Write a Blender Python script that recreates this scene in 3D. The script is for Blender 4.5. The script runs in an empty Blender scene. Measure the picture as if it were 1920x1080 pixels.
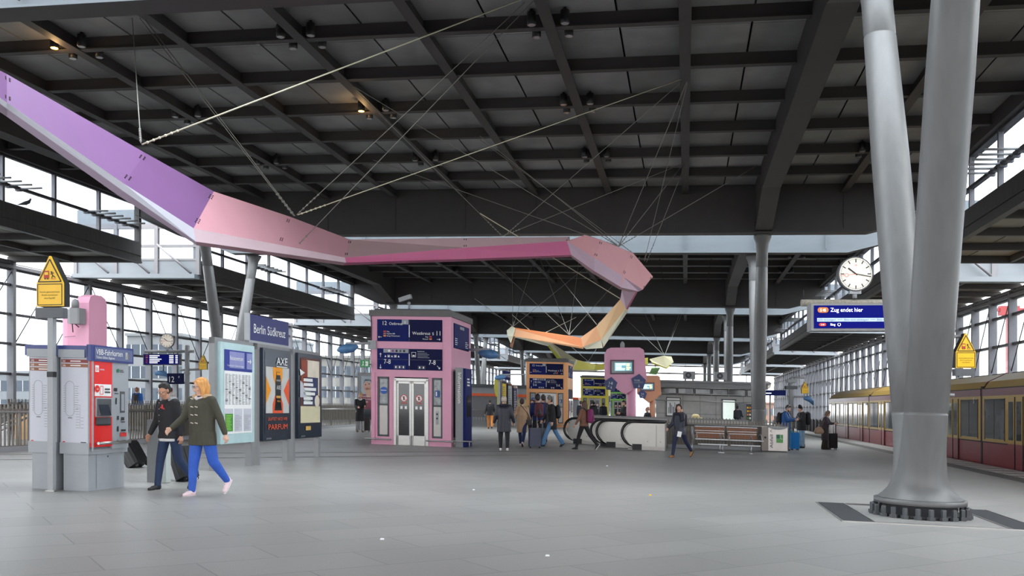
import bpy, math, random
from mathutils import Vector, Matrix

# ------------------------------------------------------------------ place frame
# Camera stands at (0,0,1.5) looking along +Y.  The hall axis (v) is turned by TH,
# u is the cross direction (to the right), and the whole station has a cross fall T.
F, HY, T, E, TH = 1715.0, 756.0, 0.03, 1.5, 0.1873
CS, SN = math.cos(TH), math.sin(TH)
random.seed(7)
sc = bpy.context.scene
C = sc.collection

cam_d = bpy.data.cameras.new('camera'); cam = bpy.data.objects.new('camera', cam_d); C.objects.link(cam)
cam.location = (0, 0, E); cam.rotation_euler = (math.radians(90), 0, 0)
cam_d.sensor_width = 36; cam_d.lens = F/1920*36; cam_d.shift_y = (HY-540)/1920
cam_d.clip_start = .1; cam_d.clip_end = 2000
sc.camera = cam
sc.view_settings.view_transform = 'Standard'; sc.view_settings.look = 'None'
sc.view_settings.gamma = 1; sc.view_settings.exposure = 3.15
sc.view_settings.use_curve_mapping = False
sc.cycles.use_denoising = True
sc.cycles.max_bounces = 9; sc.cycles.diffuse_bounces = 6; sc.cycles.glossy_bounces = 3
sc.cycles.transmission_bounces = 4; sc.cycles.transparent_max_bounces = 14
sc.cycles.caustics_reflective = False; sc.cycles.caustics_refractive = False
sc.cycles.sample_clamp_indirect = 6

wd = bpy.data.worlds.new('overcast_sky'); sc.world = wd; wd.use_nodes = True
nt = wd.node_tree; nt.nodes.clear()
o_ = nt.nodes.new('ShaderNodeOutputWorld'); b_ = nt.nodes.new('ShaderNodeBackground')
tc = nt.nodes.new('ShaderNodeTexCoord'); nz = nt.nodes.new('ShaderNodeTexNoise'); rp = nt.nodes.new('ShaderNodeValToRGB')
nz.inputs['Scale'].default_value = 2.2; nz.inputs['Detail'].default_value = 5
rp.color_ramp.elements[0].position = .35; rp.color_ramp.elements[0].color = (.80, .825, .85, 1)
rp.color_ramp.elements[1].position = .68; rp.color_ramp.elements[1].color = (.95, .955, .96, 1)
nt.links.new(tc.outputs['Generated'], nz.inputs['Vector']); nt.links.new(nz.outputs['Fac'], rp.inputs['Fac'])
nt.links.new(rp.outputs['Color'], b_.inputs['Color']); nt.links.new(b_.outputs[0], o_.inputs[0])
sx = nt.nodes.new('ShaderNodeSeparateXYZ'); mr = nt.nodes.new('ShaderNodeMapRange')
nt.links.new(tc.outputs['Generated'], sx.inputs[0]); nt.links.new(sx.outputs['Z'], mr.inputs['Value'])
mr.inputs['From Min'].default_value = 0; mr.inputs['To Min'].default_value = .62; mr.inputs['To Max'].default_value = 1.25
nt.links.new(mr.outputs[0], b_.inputs['Strength'])

def hz(px): return HY + T*(px-960)
def H(u, v, z=0):
    X = u*CS+v*SN; Y = -u*SN+v*CS
    return Vector((X, Y, z-T*X))
def UV(p): return (p[0]*CS-p[1]*SN, p[0]*SN+p[1]*CS)
def D(px, py, Y): return Vector(((px-960)/F*Y, Y, E+(HY-py)/F*Y))
def G(px, py, z=0):
    Y = F*(E-z)/(py-hz(px)); X = (px-960)/F*Y
    return Vector((X, Y, z-T*X))
def GF(px, Y, z=0):
    X = (px-960)/F*Y
    return Vector((X, Y, z-T*X))

# ------------------------------------------------------------------ materials
def lin(c):
    c = c/255
    return c/12.92 if c <= .04045 else ((c+.055)/1.055)**2.4
def rgb(t): return (lin(t[0]), lin(t[1]), lin(t[2]), 1)
MATS = {}
def mat(name, col, rough=.55, metal=0.0, var=.06, scale=4.0, bump=0.0, spec=.5, emit=0, stretch=None):
    if name in MATS: return MATS[name]
    m = bpy.data.materials.new(name); m.use_nodes = True; n = m.node_tree; p = n.nodes['Principled BSDF']
    p.inputs['Roughness'].default_value = rough; p.inputs['Metallic'].default_value = metal
    p.inputs['Specular IOR Level'].default_value = spec
    c = rgb(col)
    tc = n.nodes.new('ShaderNodeTexCoord'); nz = n.nodes.new('ShaderNodeTexNoise')
    nz.inputs['Scale'].default_value = scale; nz.inputs['Detail'].default_value = 4
    if stretch:
        mp = n.nodes.new('ShaderNodeMapping'); mp.inputs['Scale'].default_value = stretch
        n.links.new(tc.outputs['Object'], mp.inputs[0]); n.links.new(mp.outputs[0], nz.inputs['Vector'])
    else: n.links.new(tc.outputs['Object'], nz.inputs['Vector'])
    r = n.nodes.new('ShaderNodeValToRGB')
    r.color_ramp.elements[0].position = .3; r.color_ramp.elements[1].position = .7
    r.color_ramp.elements[0].color = tuple(x*(1-var) for x in c[:3])+(1,)
    r.color_ramp.elements[1].color = tuple(min(1, x*(1+var)) for x in c[:3])+(1,)
    n.links.new(nz.outputs['Fac'], r.inputs[0]); n.links.new(r.outputs[0], p.inputs['Base Color'])
    if bump:
        b = n.nodes.new('ShaderNodeBump'); b.inputs['Strength'].default_value = bump; b.inputs['Distance'].default_value = .01
        n.links.new(nz.outputs['Fac'], b.inputs['Height']); n.links.new(b.outputs[0], p.inputs['Normal'])
    if emit:
        n.links.new(r.outputs[0], p.inputs['Emission Color']); p.inputs['Emission Strength'].default_value = emit
    MATS[name] = m
    return m

def glass_mat(name, tint=(.9, .93, .95), clear=.85, rough=.02):
    m = bpy.data.materials.new(name); m.use_nodes = True; n = m.node_tree; n.nodes.clear()
    o = n.nodes.new('ShaderNodeOutputMaterial'); mx = n.nodes.new('ShaderNodeMixShader')
    t = n.nodes.new('ShaderNodeBsdfTransparent'); g = n.nodes.new('ShaderNodeBsdfPrincipled')
    t.inputs[0].default_value = tint+(1,)
    g.inputs['Base Color'].default_value = (.55, .6, .64, 1); g.inputs['Roughness'].default_value = rough
    tc = n.nodes.new('ShaderNodeTexCoord'); nz = n.nodes.new('ShaderNodeTexNoise'); nz.inputs['Scale'].default_value = 1.3
    ma = n.nodes.new('ShaderNodeMapRange'); ma.inputs['To Min'].default_value = 1-clear-.04; ma.inputs['To Max'].default_value = 1-clear+.05
    n.links.new(tc.outputs['Object'], nz.inputs[0]); n.links.new(nz.outputs['Fac'], ma.inputs['Value']); n.links.new(ma.outputs[0], mx.inputs[0])
    n.links.new(t.outputs[0], mx.inputs[1]); n.links.new(g.outputs[0], mx.inputs[2]); n.links.new(mx.outputs[0], o.inputs[0])
    MATS[name] = m
    return m

STEEL = mat('column_paint', (106, 106, 106), .42, .0, .07, 1.5, stretch=(6, 6, .8))
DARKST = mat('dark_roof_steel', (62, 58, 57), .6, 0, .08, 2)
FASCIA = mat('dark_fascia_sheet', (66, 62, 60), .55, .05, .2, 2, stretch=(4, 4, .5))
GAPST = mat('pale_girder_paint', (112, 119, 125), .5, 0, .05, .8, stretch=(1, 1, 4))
FRAME = mat('grey_window_frame', (112, 111, 115), .5, .1, .05)
DKFRAME = mat('dark_window_frame', (68, 66, 68), .5, .1, .05)
GLASS = glass_mat('facade_glass', (.84, .87, .9), .92)
SKYGL = glass_mat('roof_glass', (.92, .95, .97), .92)
STAIN = mat('stainless_steel', (170, 168, 165), .32, .85, .06, 3, stretch=(1, 1, 12))
STAIND = mat('brushed_steel_panel', (165, 160, 156), .38, .6, .06, 3, stretch=(8, 1, 1))
BLACK = mat('black_rubber', (26, 26, 28), .5, 0, .05)
GREYP = mat('grey_powder_coat', (138, 138, 139), .5, .1, .04)
GREYL = mat('light_grey_coat', (160, 162, 165), .5, 0, .03)
DGREY = mat('dark_grey_coat', (78, 80, 83), .5, .1, .05)
WHITE = mat('white_print', (238, 238, 236), .5, 0, .01)
NAVY = mat('navy_sign', (16, 28, 92), .6, 0, .05, 2, spec=.15)
NAVYD = mat('dark_navy_sign', (14, 18, 62), .6, 0, .05, 2, spec=.15)
PINK = mat('pink_paint', (232, 166, 192), .5, 0, .03, 2)
YEL = mat('warning_yellow', (250, 196, 20), .35, 0, .03)
RED = mat('signal_red', (222, 34, 30), .4, 0, .03)

# ------------------------------------------------------------------ mesh builder
class MB:
    def __init__(s): s.v = []; s.f = []; s.m = []; s.sm = []; s.mats = []
    def mi(s, m):
        if m not in s.mats: s.mats.append(m)
        return s.mats.index(m)
    def add(s, vs, fs, m, smooth=False):
        o = len(s.v); k = s.mi(m)
        s.v += [tuple(p) for p in vs]
        for f in fs: s.f.append([i+o for i in f]); s.m.append(k); s.sm.append(smooth)
        return s
    def box(s, x0, x1, y0, y1, z0, z1, m):
        v = [(x0,y0,z0),(x1,y0,z0),(x1,y1,z0),(x0,y1,z0),(x0,y0,z1),(x1,y0,z1),(x1,y1,z1),(x0,y1,z1)]
        return s.add(v, [(0,3,2,1),(4,5,6,7),(0,1,5,4),(1,2,6,5),(2,3,7,6),(3,0,4,7)], m)
    def bbox(s, x0, x1, y0, y1, z0, z1, b, m):
        # box with chamfered vertical edges
        P = [(x0+b,y0),(x1-b,y0),(x1,y0+b),(x1,y1-b),(x1-b,y1),(x0+b,y1),(x0,y1-b),(x0,y0+b)]
        return s.prism([(p[0],p[1],z0) for p in P], (0,0,z1-z0), m)
    def prism(s, pts, off, m, smooth=False):
        n = len(pts); off = Vector(off)
        v = [Vector(p) for p in pts]+[Vector(p)+off for p in pts]
        f = [tuple(range(n-1,-1,-1)), tuple(range(n, 2*n))]
        s.add(v, f, m)
        o = len(s.v)-2*n; k = s.mi(m)
        for i in range(n):
            j = (i+1) % n; s.f.append([o+i, o+j, o+n+j, o+n+i]); s.m.append(k); s.sm.append(smooth)
        return s
    def hull4(s, a, b, m):
        # a, b: two closed loops with the same number of points
        n = len(a); v = [tuple(p) for p in a]+[tuple(p) for p in b]
        f = [tuple(range(n-1,-1,-1)), tuple(range(n,2*n))]+[(i,(i+1)%n,n+(i+1)%n,n+i) for i in range(n)]
        return s.add(v, f, m)
    def tube(s, p0, p1, r0, m, r1=None, n=10, smooth=True):
        r1 = r0 if r1 is None else r1
        return s.path([p0, p1], [r0, r1], m, n, smooth)
    def path(s, pts, rs, m, n=10, smooth=True):
        pts = [Vector(p) for p in pts]
        if not isinstance(rs, (list, tuple)): rs = [rs]*len(pts)
        L = []; x = None
        for i, p in enumerate(pts):
            d = (pts[min(i+1, len(pts)-1)]-pts[max(i-1, 0)]).normalized()
            if x is not None: x = x-d*x.dot(d)
            if x is None or x.length < .05:
                a = Vector((0,0,1)) if abs(d.z) < .9 else Vector((1,0,0)); x = d.cross(a)
            x = x.normalized(); y = d.cross(x).normalized()
            L += [p+(x*math.cos(6.28318*k/n)+y*math.sin(6.28318*k/n))*rs[i] for k in range(n)]
        q = len(pts)
        f = [(i*n+k, i*n+(k+1)%n, (i+1)*n+(k+1)%n, (i+1)*n+k) for i in range(q-1) for k in range(n)]
        s.add(L, f, m, smooth)
        o = len(s.v)-q*n; kk = s.mi(m)
        s.f.append([o+k for k in range(n-1,-1,-1)]); s.m.append(kk); s.sm.append(False)
        s.f.append([o+(q-1)*n+k for k in range(n)]); s.m.append(kk); s.sm.append(False)
        return s
    def lathe(s, prof, m, c=(0,0), n=24, smooth=True):
        # prof: list of (r, z)
        return s.path2([((c[0], c[1], z), r) for r, z in prof], m, n, smooth)
    def path2(s, rings, m, n=24, smooth=True):
        L = []
        for (c, r) in rings:
            L += [(c[0]+r*math.cos(6.28318*k/n), c[1]+r*math.sin(6.28318*k/n), c[2]) for k in range(n)]
        q = len(rings)
        f = [(i*n+k, i*n+(k+1)%n, (i+1)*n+(k+1)%n, (i+1)*n+k) for i in range(q-1) for k in range(n)]
        s.add(L, f, m, smooth)
        o = len(s.v)-q*n; kk = s.mi(m)
        s.f.append([o+k for k in range(n-1,-1,-1)]); s.m.append(kk); s.sm.append(False)
        s.f.append([o+(q-1)*n+k for k in range(n)]); s.m.append(kk); s.sm.append(False)
        return s
    def ball(s, c, r, m, n=12, rz=None):
        r = r if isinstance(r, (tuple, list)) else (r, r, r)
        q = n//2; L = []
        for i in range(1, q):
            t = math.pi*i/q
            L += [(c[0]+r[0]*math.sin(t)*math.cos(6.28318*k/n), c[1]+r[1]*math.sin(t)*math.sin(6.28318*k/n), c[2]+r[2]*math.cos(t)) for k in range(n)]
        a = len(L); L += [(c[0], c[1], c[2]+r[2]), (c[0], c[1], c[2]-r[2])]
        f = [(i*n+k, (i+1)*n+k, (i+1)*n+(k+1)%n, i*n+(k+1)%n) for i in range(q-2) for k in range(n)]
        f += [(a, k, (k+1)%n) for k in range(n)]+[(a+1, (q-2)*n+(k+1)%n, (q-2)*n+k) for k in range(n)]
        return s.add(L, f, m, True)
    def build(s, name, parent=None, shear=False, world=False):
        me = bpy.data.meshes.new(name)
        v = s.v
        if world: v = [H(*p) for p in v]
        if shear:
            r = parent.rotation_euler.z if parent else 0
            while parent is not None and parent.parent is not None: parent_ = parent.parent; r = parent_.rotation_euler.z; break
            c_, s_ = math.cos(r), math.sin(r)
            v = [(x, y, z-T*(x*c_-y*s_)) for x, y, z in v]
        me.from_pydata([tuple(p) for p in v], [], s.f)
        for m in s.mats: me.materials.append(m)
        me.polygons.foreach_set('material_index', s.m); me.polygons.foreach_set('use_smooth', s.sm)
        me.validate(); me.update()
        return link(name, me, parent)

def link(name, me, parent=None):
    o = bpy.data.objects.new(name, me); C.objects.link(o)
    if parent is not None: o.parent = parent
    return o
def tag(o, label, cat, group=None):
    o['label'] = label; o['category'] = cat
    if group: o['group'] = group
    return o
def struct(o): o['kind'] = 'structure'; return o
def thing(name, label, cat, loc, rz=-TH, group=None):
    o = bpy.data.objects.new(name, None); o.empty_display_size = .2; C.objects.link(o)
    o.location = loc; o.rotation_euler = (0, 0, rz)
    return tag(o, label, cat, group)
def sempty(name, loc, rz=-TH):
    o = bpy.data.objects.new(name, None); C.objects.link(o); o.location = loc; o.rotation_euler = (0,0,rz); o['kind'] = 'structure'
    return o
def dup(root, loc, rz=None, label=None, group=None):
    r = root.copy(); C.objects.link(r); r.location = loc
    if rz is not None: r.rotation_euler = (0, 0, rz)
    if label: r['label'] = label
    if group: r['group'] = group
    for ch in list(root.children):
        c = ch.copy(); C.objects.link(c); c.parent = r
        for g in list(ch.children):
            d = g.copy(); C.objects.link(d); d.parent = c
    return r

# text as flat geometry, cached
_tx = {}
def text_geo(st):
    if st in _tx: return _tx[st]
    cu = bpy.data.curves.new('t', 'FONT'); cu.body = st; cu.size = 1; cu.resolution_u = 2
    ob = bpy.data.objects.new('t', cu); C.objects.link(ob)
    dg = bpy.context.evaluated_depsgraph_get()
    me = bpy.data.meshes.new_from_object(ob.evaluated_get(dg))
    vs = [tuple(v.co) for v in me.vertices]; fs = [tuple(p.vertices) for p in me.polygons]
    bpy.data.objects.remove(ob); bpy.data.curves.remove(cu); bpy.data.meshes.remove(me)
    x0 = min([v[0] for v in vs] or [0]); x1 = max([v[0] for v in vs] or [0])
    _tx[st] = (vs, fs, x0, x1)
    return _tx[st]

class Pl:
    """a flat drawing surface: origin, right axis, up axis; lift along the normal"""
    def __init__(s, mb, o, ex, ey, lift=.004):
        s.mb = mb; s.o = Vector(o); s.x = Vector(ex).normalized(); s.y = Vector(ey).normalized()
        s.n = s.x.cross(s.y); s.l = lift
    def p(s, x, y, k=1): return s.o+s.x*x+s.y*y+s.n*(s.l*k)
    def rect(s, x0, y0, x1, y1, m, k=1):
        s.mb.add([s.p(x0,y0,k), s.p(x1,y0,k), s.p(x1,y1,k), s.p(x0,y1,k)], [(0,1,2,3)], m); return s
    def poly(s, pts, m, k=1):
        s.mb.add([s.p(a,b,k) for a,b in pts], [tuple(range(len(pts)))], m); return s
    def line(s, pts, w, m, k=1):
        for (a,b),(c,d) in zip(pts, pts[1:]):
            L = math.hypot(c-a, d-b) or 1; nx, ny = -(d-b)/L*w/2, (c-a)/L*w/2
            s.poly([(a-nx,b-ny),(c-nx,d-ny),(c+nx,d+ny),(a+nx,b+ny)], m, k)
        return s
    def text(s, x, y, h, st, m, al='l', k=2, w=.85):
        vs, fs, x0, x1 = text_geo(st); W = (x1-x0)*h*w
        ox = x - (0 if al == 'l' else W/2 if al == 'c' else W)
        s.mb.add([s.p(ox+(a-x0)*h*w, y+b*h, k) for a,b,_ in vs], fs, m); return s
    def fit(s, x0, x1, y, h, st, m, k=2):
        vs, fs, a0, a1 = text_geo(st); w = (x1-x0)/((a1-a0)*h or 1)
        return s.text(x0, y, h, st, m, 'l', k, w)
    def arrow(s, x, y, L, ang, m, k=2):
        c, n_ = math.cos(ang), math.sin(ang); w = L*.12
        s.line([(x-c*L/2,y-n_*L/2),(x+c*L/2,y+n_*L/2)], w, m, k)
        for q in (2.5, -2.5):
            s.line([(x+c*L/2,y+n_*L/2),(x+c*L/2+math.cos(ang+q)*L*.42, y+n_*L/2+math.sin(ang+q)*L*.42)], w, m, k)
        return s
    def disc(s, x, y, r, m, k=1, n=20):
        return s.poly([(x+r*math.cos(6.28318*i/n), y+r*math.sin(6.28318*i/n)) for i in range(n)], m, k)
    def scribble(s, x0, y0, x1, y1, n, m, k=2, seed=1, fill=.55):
        rr = random.Random(seed); h = (y1-y0)/n
        for i in range(n):
            s.rect(x0, y1-(i+.5+fill/2)*h, x0+(x1-x0)*rr.uniform(.55, 1), y1-(i+.5-fill/2)*h, m, k)
        return s
# ------------------------------------------------------------------ floor and ground
def floor_mat():
    m = bpy.data.materials.new('stone_floor'); m.use_nodes = True; n = m.node_tree; p = n.nodes['Principled BSDF']; L = n.links.new
    tc = n.nodes.new('ShaderNodeTexCoord'); mp = n.nodes.new('ShaderNodeMapping'); L(tc.outputs['Object'], mp.inputs[0])
    mp.inputs['Rotation'].default_value = (0, 0, math.radians(-34.3))
    br = n.nodes.new('ShaderNodeTexBrick'); L(mp.outputs[0], br.inputs[0])
    br.inputs['Scale'].default_value = 1; br.inputs['Brick Width'].default_value = 1.5; br.inputs['Row Height'].default_value = .75
    br.inputs['Mortar Size'].default_value = .009; br.inputs['Mortar Smooth'].default_value = .3; br.inputs['Bias'].default_value = 0
    a, b = rgb((146, 144, 141)), rgb((154, 152, 149))
    br.inputs['Color1'].default_value = a; br.inputs['Color2'].default_value = b; br.inputs['Mortar'].default_value = rgb((124, 122, 119))
    n1 = n.nodes.new('ShaderNodeTexNoise'); n1.inputs['Scale'].default_value = .35; n1.inputs['Detail'].default_value = 6; L(tc.outputs['Object'], n1.inputs[0])
    n2 = n.nodes.new('ShaderNodeTexNoise'); n2.inputs['Scale'].default_value = 90; n2.inputs['Detail'].default_value = 2; L(tc.outputs['Object'], n2.inputs[0])
    r1 = n.nodes.new('ShaderNodeMapRange'); r1.inputs['To Min'].default_value = .86; r1.inputs['To Max'].default_value = 1.12; L(n1.outputs['Fac'], r1.inputs['Value'])
    r2 = n.nodes.new('ShaderNodeMapRange'); r2.inputs['To Min'].default_value = .82; r2.inputs['To Max'].default_value = 1.18; L(n2.outputs['Fac'], r2.inputs['Value'])
    mu = n.nodes.new('ShaderNodeMath'); mu.operation = 'MULTIPLY'; L(r1.outputs[0], mu.inputs[0]); L(r2.outputs[0], mu.inputs[1])
    vm = n.nodes.new('ShaderNodeVectorMath'); vm.operation = 'SCALE'; L(br.outputs['Color'], vm.inputs[0]); L(mu.outputs[0], vm.inputs['Scale'])
    L(vm.outputs[0], p.inputs['Base Color'])
    rr = n.nodes.new('ShaderNodeMapRange'); rr.inputs['To Min'].default_value = .3; rr.inputs['To Max'].default_value = .5; L(n1.outputs['Fac'], rr.inputs['Value']); L(rr.outputs[0], p.inputs['Roughness'])
    p.inputs['Specular IOR Level'].default_value = .4
    return m
FLOORM = floor_mat()
UR, UL = 9.3, -28.0          # platform edges
WR, WL = 17.7, -36.5         # glazed walls
VEND = 188.0
mb = MB(); mb.box(UL, UR, -30, 215, -.9, 0, FLOORM); struct(mb.build('floor', world=True))
BALLAST = mat('track_ballast', (92, 84, 78), .9, 0, .3, 14, bump=.5)
mb = MB(); mb.box(UR, WR+.3, -30, 215, -1.6, -1.15, BALLAST); struct(mb.build('trackbed', world=True))
mb = MB(); mb.box(WL-.3, UL, -30, 215, -1.6, -1.15, BALLAST); struct(mb.build('trackbed', world=True))
GROUND = mat('far_ground', (120, 122, 118), .9, 0, .2, .05)
mb = MB(); mb.add([(-600,-200,-9),(600,-200,-9),(600,900,-9),(-600,900,-9)], [(0,1,2,3)], GROUND); struct(mb.build('ground'))
RAILM = mat('rail_steel', (96, 84, 76), .4, .6, .1)
for u0 in (11.2, 12.65, -29.8, -31.25):
    mb = MB(); mb.box(u0-.035, u0+.035, -20, 210, -1.15, -.99, RAILM); struct(mb.build('rail', world=True))
# platform edge: tactile band, white bars
TACT = mat('tactile_strip', (96, 94, 93), .6, 0, .1, 30, bump=.4)
EDGEW = mat('edge_marking_white', (206, 204, 200), .6, 0, .06)
for ua, ub in ((UR-1.55, UR-1.05), (UL+1.05, UL+1.55)):
    mb = MB(); mb.box(ua, ub, -5, 200, 0, .006, TACT); struct(mb.build('trim_1', world=True))
mb = MB()
for i in range(170): mb.box(UR-.9, UR-.12, 2+i*1.15, 2+i*1.15+.5, 0, .006, EDGEW)
o = mb.build('edge_marking', world=True); struct(o)
mb = MB(); mb.box(UR-.12, UR+.04, -5, 200, -.05, .01, mat('edge_stone', (170, 168, 165), .6)); struct(mb.build('trim_2', world=True))
DRAIN = mat('floor_slot', (88, 84, 82), .6, 0, .1)
# dark slot lines that cross the floor at 45 degrees to the hall axis
a45 = TH + math.radians(45)
for (px, py, La, Lb) in ((960, 846.5, -26, 12), (960, 825.6, -30, 14), (700, 856, -12, 5), (960, 812, -30, 14)):
    p = G(px, py); d = Vector((math.sin(a45), math.cos(a45), 0)); q = Vector((d.y, -d.x, 0))*.055
    mb = MB(); pts = []
    for s_, w in ((La, -1), (Lb, -1), (Lb, 1), (La, 1)):
        P = p+d*s_+q*w; u, v = UV(P); u = max(UL+1.7, min(UR-1.7, u)); X = P.x
        pts.append((P.x, P.y, .004-T*P.x))
    if all(UL < UV(P)[0] < UR for P in pts) or True:
        mb.add(pts, [(0,1,2,3)], DRAIN); struct(mb.build('floor_slot'))
# little bits of litter on the floor
for i, (px, py, c, lb) in enumerate(((1219, 929, (240, 190, 40), 'small yellow scrap of paper on the open stone floor'),
        (1138, 874, (235, 235, 235), 'white crumpled paper scrap on the floor before the people'),
        (716, 1012, (230, 230, 235), 'white cigarette end on the floor, front left of centre'),
        (1026, 1043, (225, 225, 225), 'white paper scrap on the floor nearest the camera'),
        (888, 919, (225, 225, 225), 'tiny white scrap on the middle of the bare floor'))):
    p = G(px, py); mb = MB(); s_ = .022
    mb.hull4([(-s_,-s_*.6,.002),(s_,-s_*.8,.002),(s_*1.2,s_*.7,.002),(-s_*.8,s_,.002)], [(-s_*.7,-s_*.4,.014),(s_*.8,-s_*.5,.02),(s_,s_*.5,.012),(-s_*.5,s_*.8,.018)], mat('litter%d' % i, c, .8))
    o = mb.build('paper_scrap'); o.location = p; tag(o, lb, 'litter')

# ------------------------------------------------------------------ roof
ZB, ZG, ZT = 11.65, 9.84, 12.06     # beam underside, girder underside, panel level
US = [3.58+3.585*i for i in range(-9, 3)]
CR, CL_ = US[-1], US[0]             # clerestory lines 10.75 / -28.69
def panel_mat(name, base, spread):
    m = bpy.data.materials.new(name); m.use_nodes = True; n = m.node_tree; p = n.nodes['Principled BSDF']; L = n.links.new
    tc = n.nodes.new('ShaderNodeTexCoord'); mp = n.nodes.new('ShaderNodeMapping'); mp.inputs['Rotation'].default_value = (0, 0, TH); L(tc.outputs['Object'], mp.inputs[0])
    vo = n.nodes.new('ShaderNodeTexVoronoi'); vo.inputs['Scale'].default_value = 26; vo.inputs['Randomness'].default_value = 0; L(mp.outputs[0], vo.inputs[0])
    n1 = n.nodes.new('ShaderNodeTexNoise'); n1.inputs['Scale'].default_value = .55; n1.inputs['Detail'].default_value = 5; L(tc.outputs['Object'], n1.inputs[0])
    gi = n.nodes.new('ShaderNodeNewGeometry')
    r1 = n.nodes.new('ShaderNodeValToRGB'); e = r1.color_ramp.elements
    e[0].position = .35; e[0].color = rgb(tuple(c-spread for c in base)); e[1].position = .72; e[1].color = rgb(tuple(c+spread for c in base))
    L(n1.outputs['Fac'], r1.inputs[0])
    st = n.nodes.new('ShaderNodeMapRange'); st.inputs['From Min'].default_value = .12; st.inputs['From Max'].default_value = .3; st.inputs['To Min'].default_value = .45; st.inputs['To Max'].default_value = 1.0
    L(vo.outputs['Distance'], st.inputs['Value'])
    # every sheet has its own slight tone
    rv = n.nodes.new('ShaderNodeMapRange'); rv.inputs['To Min'].default_value = .82; rv.inputs['To Max'].default_value = 1.2; L(gi.outputs['Random Per Island'], rv.inputs['Value'])
    mu = n.nodes.new('ShaderNodeMath'); mu.operation = 'MULTIPLY'; L(st.outputs[0], mu.inputs[0]); L(rv.outputs[0], mu.inputs[1])
    vm = n.nodes.new('ShaderNodeVectorMath'); vm.operation = 'SCALE'; L(r1.outputs[0], vm.inputs[0]); L(mu.outputs[0], vm.inputs['Scale'])
    L(vm.outputs[0], p.inputs['Base Color']); p.inputs['Roughness'].default_value = .6
    return m
PANEL = panel_mat('perforated_ceiling_sheet', (140, 141, 141), 12)
PANELS = panel_mat('side_ceiling_sheet', (132, 129, 122), 12)
ROOFTOP = mat('roof_deck', (60, 60, 62), .8)

def ibeam(mb, a, b, zb, depth, fw, m, tw=.05):
    # a, b: (u,v) ends; runs along u or v
    if abs(a[0]-b[0]) < 1e-6:
        u = a[0]; mb.box(u-fw/2, u+fw/2, a[1], b[1], zb, zb+.035, m); mb.box(u-tw/2, u+tw/2, a[1], b[1], zb+.035, zb+depth, m)
    else:
        v = a[1]; mb.box(a[0], b[0], v-fw/2, v+fw/2, zb, zb+.035, m); mb.box(a[0], b[0], v-tw/2, v+tw/2, zb+.035, zb+depth, m)

def girder_profile(zb, zt, u_end_l, u_end_r, zl, zr):
    # underside breaks upward outside the columns
    return [(u_end_l, zl), (-26.2, zb), (8.2, zb), (u_end_r, zr), (u_end_r, zt), (u_end_l, zt)]

near = [12.15+32*k for k in range(0, 6)]
far = [18.0+32*k for k in range(0, 6)]
for k in range(6):
    for which, v0 in (('n', near[k]), ('f', far[k])):
        prof = girder_profile(ZG, 12.9, CL_, CR, 10.9, 10.5)
        face_dark, face_pale = (v0-.02, v0+.1) if which == 'n' else (v0-.1, v0+.02), None
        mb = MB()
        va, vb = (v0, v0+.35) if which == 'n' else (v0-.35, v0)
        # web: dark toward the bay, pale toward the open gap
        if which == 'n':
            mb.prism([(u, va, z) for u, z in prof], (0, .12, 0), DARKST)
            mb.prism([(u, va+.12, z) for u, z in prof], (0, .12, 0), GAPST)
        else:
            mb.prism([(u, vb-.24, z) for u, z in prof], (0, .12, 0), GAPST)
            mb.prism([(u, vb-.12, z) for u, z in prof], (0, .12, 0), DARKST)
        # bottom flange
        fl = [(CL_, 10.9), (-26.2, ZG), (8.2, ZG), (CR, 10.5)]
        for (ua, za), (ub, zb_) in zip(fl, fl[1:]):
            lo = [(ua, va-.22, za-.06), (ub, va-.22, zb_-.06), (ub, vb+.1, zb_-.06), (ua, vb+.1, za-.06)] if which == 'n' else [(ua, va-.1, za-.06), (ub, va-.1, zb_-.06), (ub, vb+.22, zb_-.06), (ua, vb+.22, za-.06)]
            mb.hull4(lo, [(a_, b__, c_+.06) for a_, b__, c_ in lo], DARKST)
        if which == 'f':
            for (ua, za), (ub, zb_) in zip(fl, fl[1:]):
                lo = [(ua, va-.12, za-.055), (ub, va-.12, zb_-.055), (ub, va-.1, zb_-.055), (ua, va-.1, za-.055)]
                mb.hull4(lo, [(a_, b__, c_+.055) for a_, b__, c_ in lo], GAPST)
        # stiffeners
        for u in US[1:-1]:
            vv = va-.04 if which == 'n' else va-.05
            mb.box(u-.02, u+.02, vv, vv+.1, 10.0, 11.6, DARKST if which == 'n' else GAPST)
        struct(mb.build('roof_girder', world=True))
    # skylight over the gap between the paired girders
    mb = MB(); mb.box(CL_, CR, near[k]+.2, far[k]-.2, 13.05, 13.08, SKYGL)
    o = mb.build('window_%d' % (900+k), world=True); struct(o)
    fr = MB()
    for u in US: fr.box(u-.05, u+.05, near[k]+.2, far[k]-.2, 12.9, 13.05, GAPST)
    f_ = fr.build('window_frame', world=True); f_.parent = o; f_.matrix_parent_inverse = Matrix.Identity(4)

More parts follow.
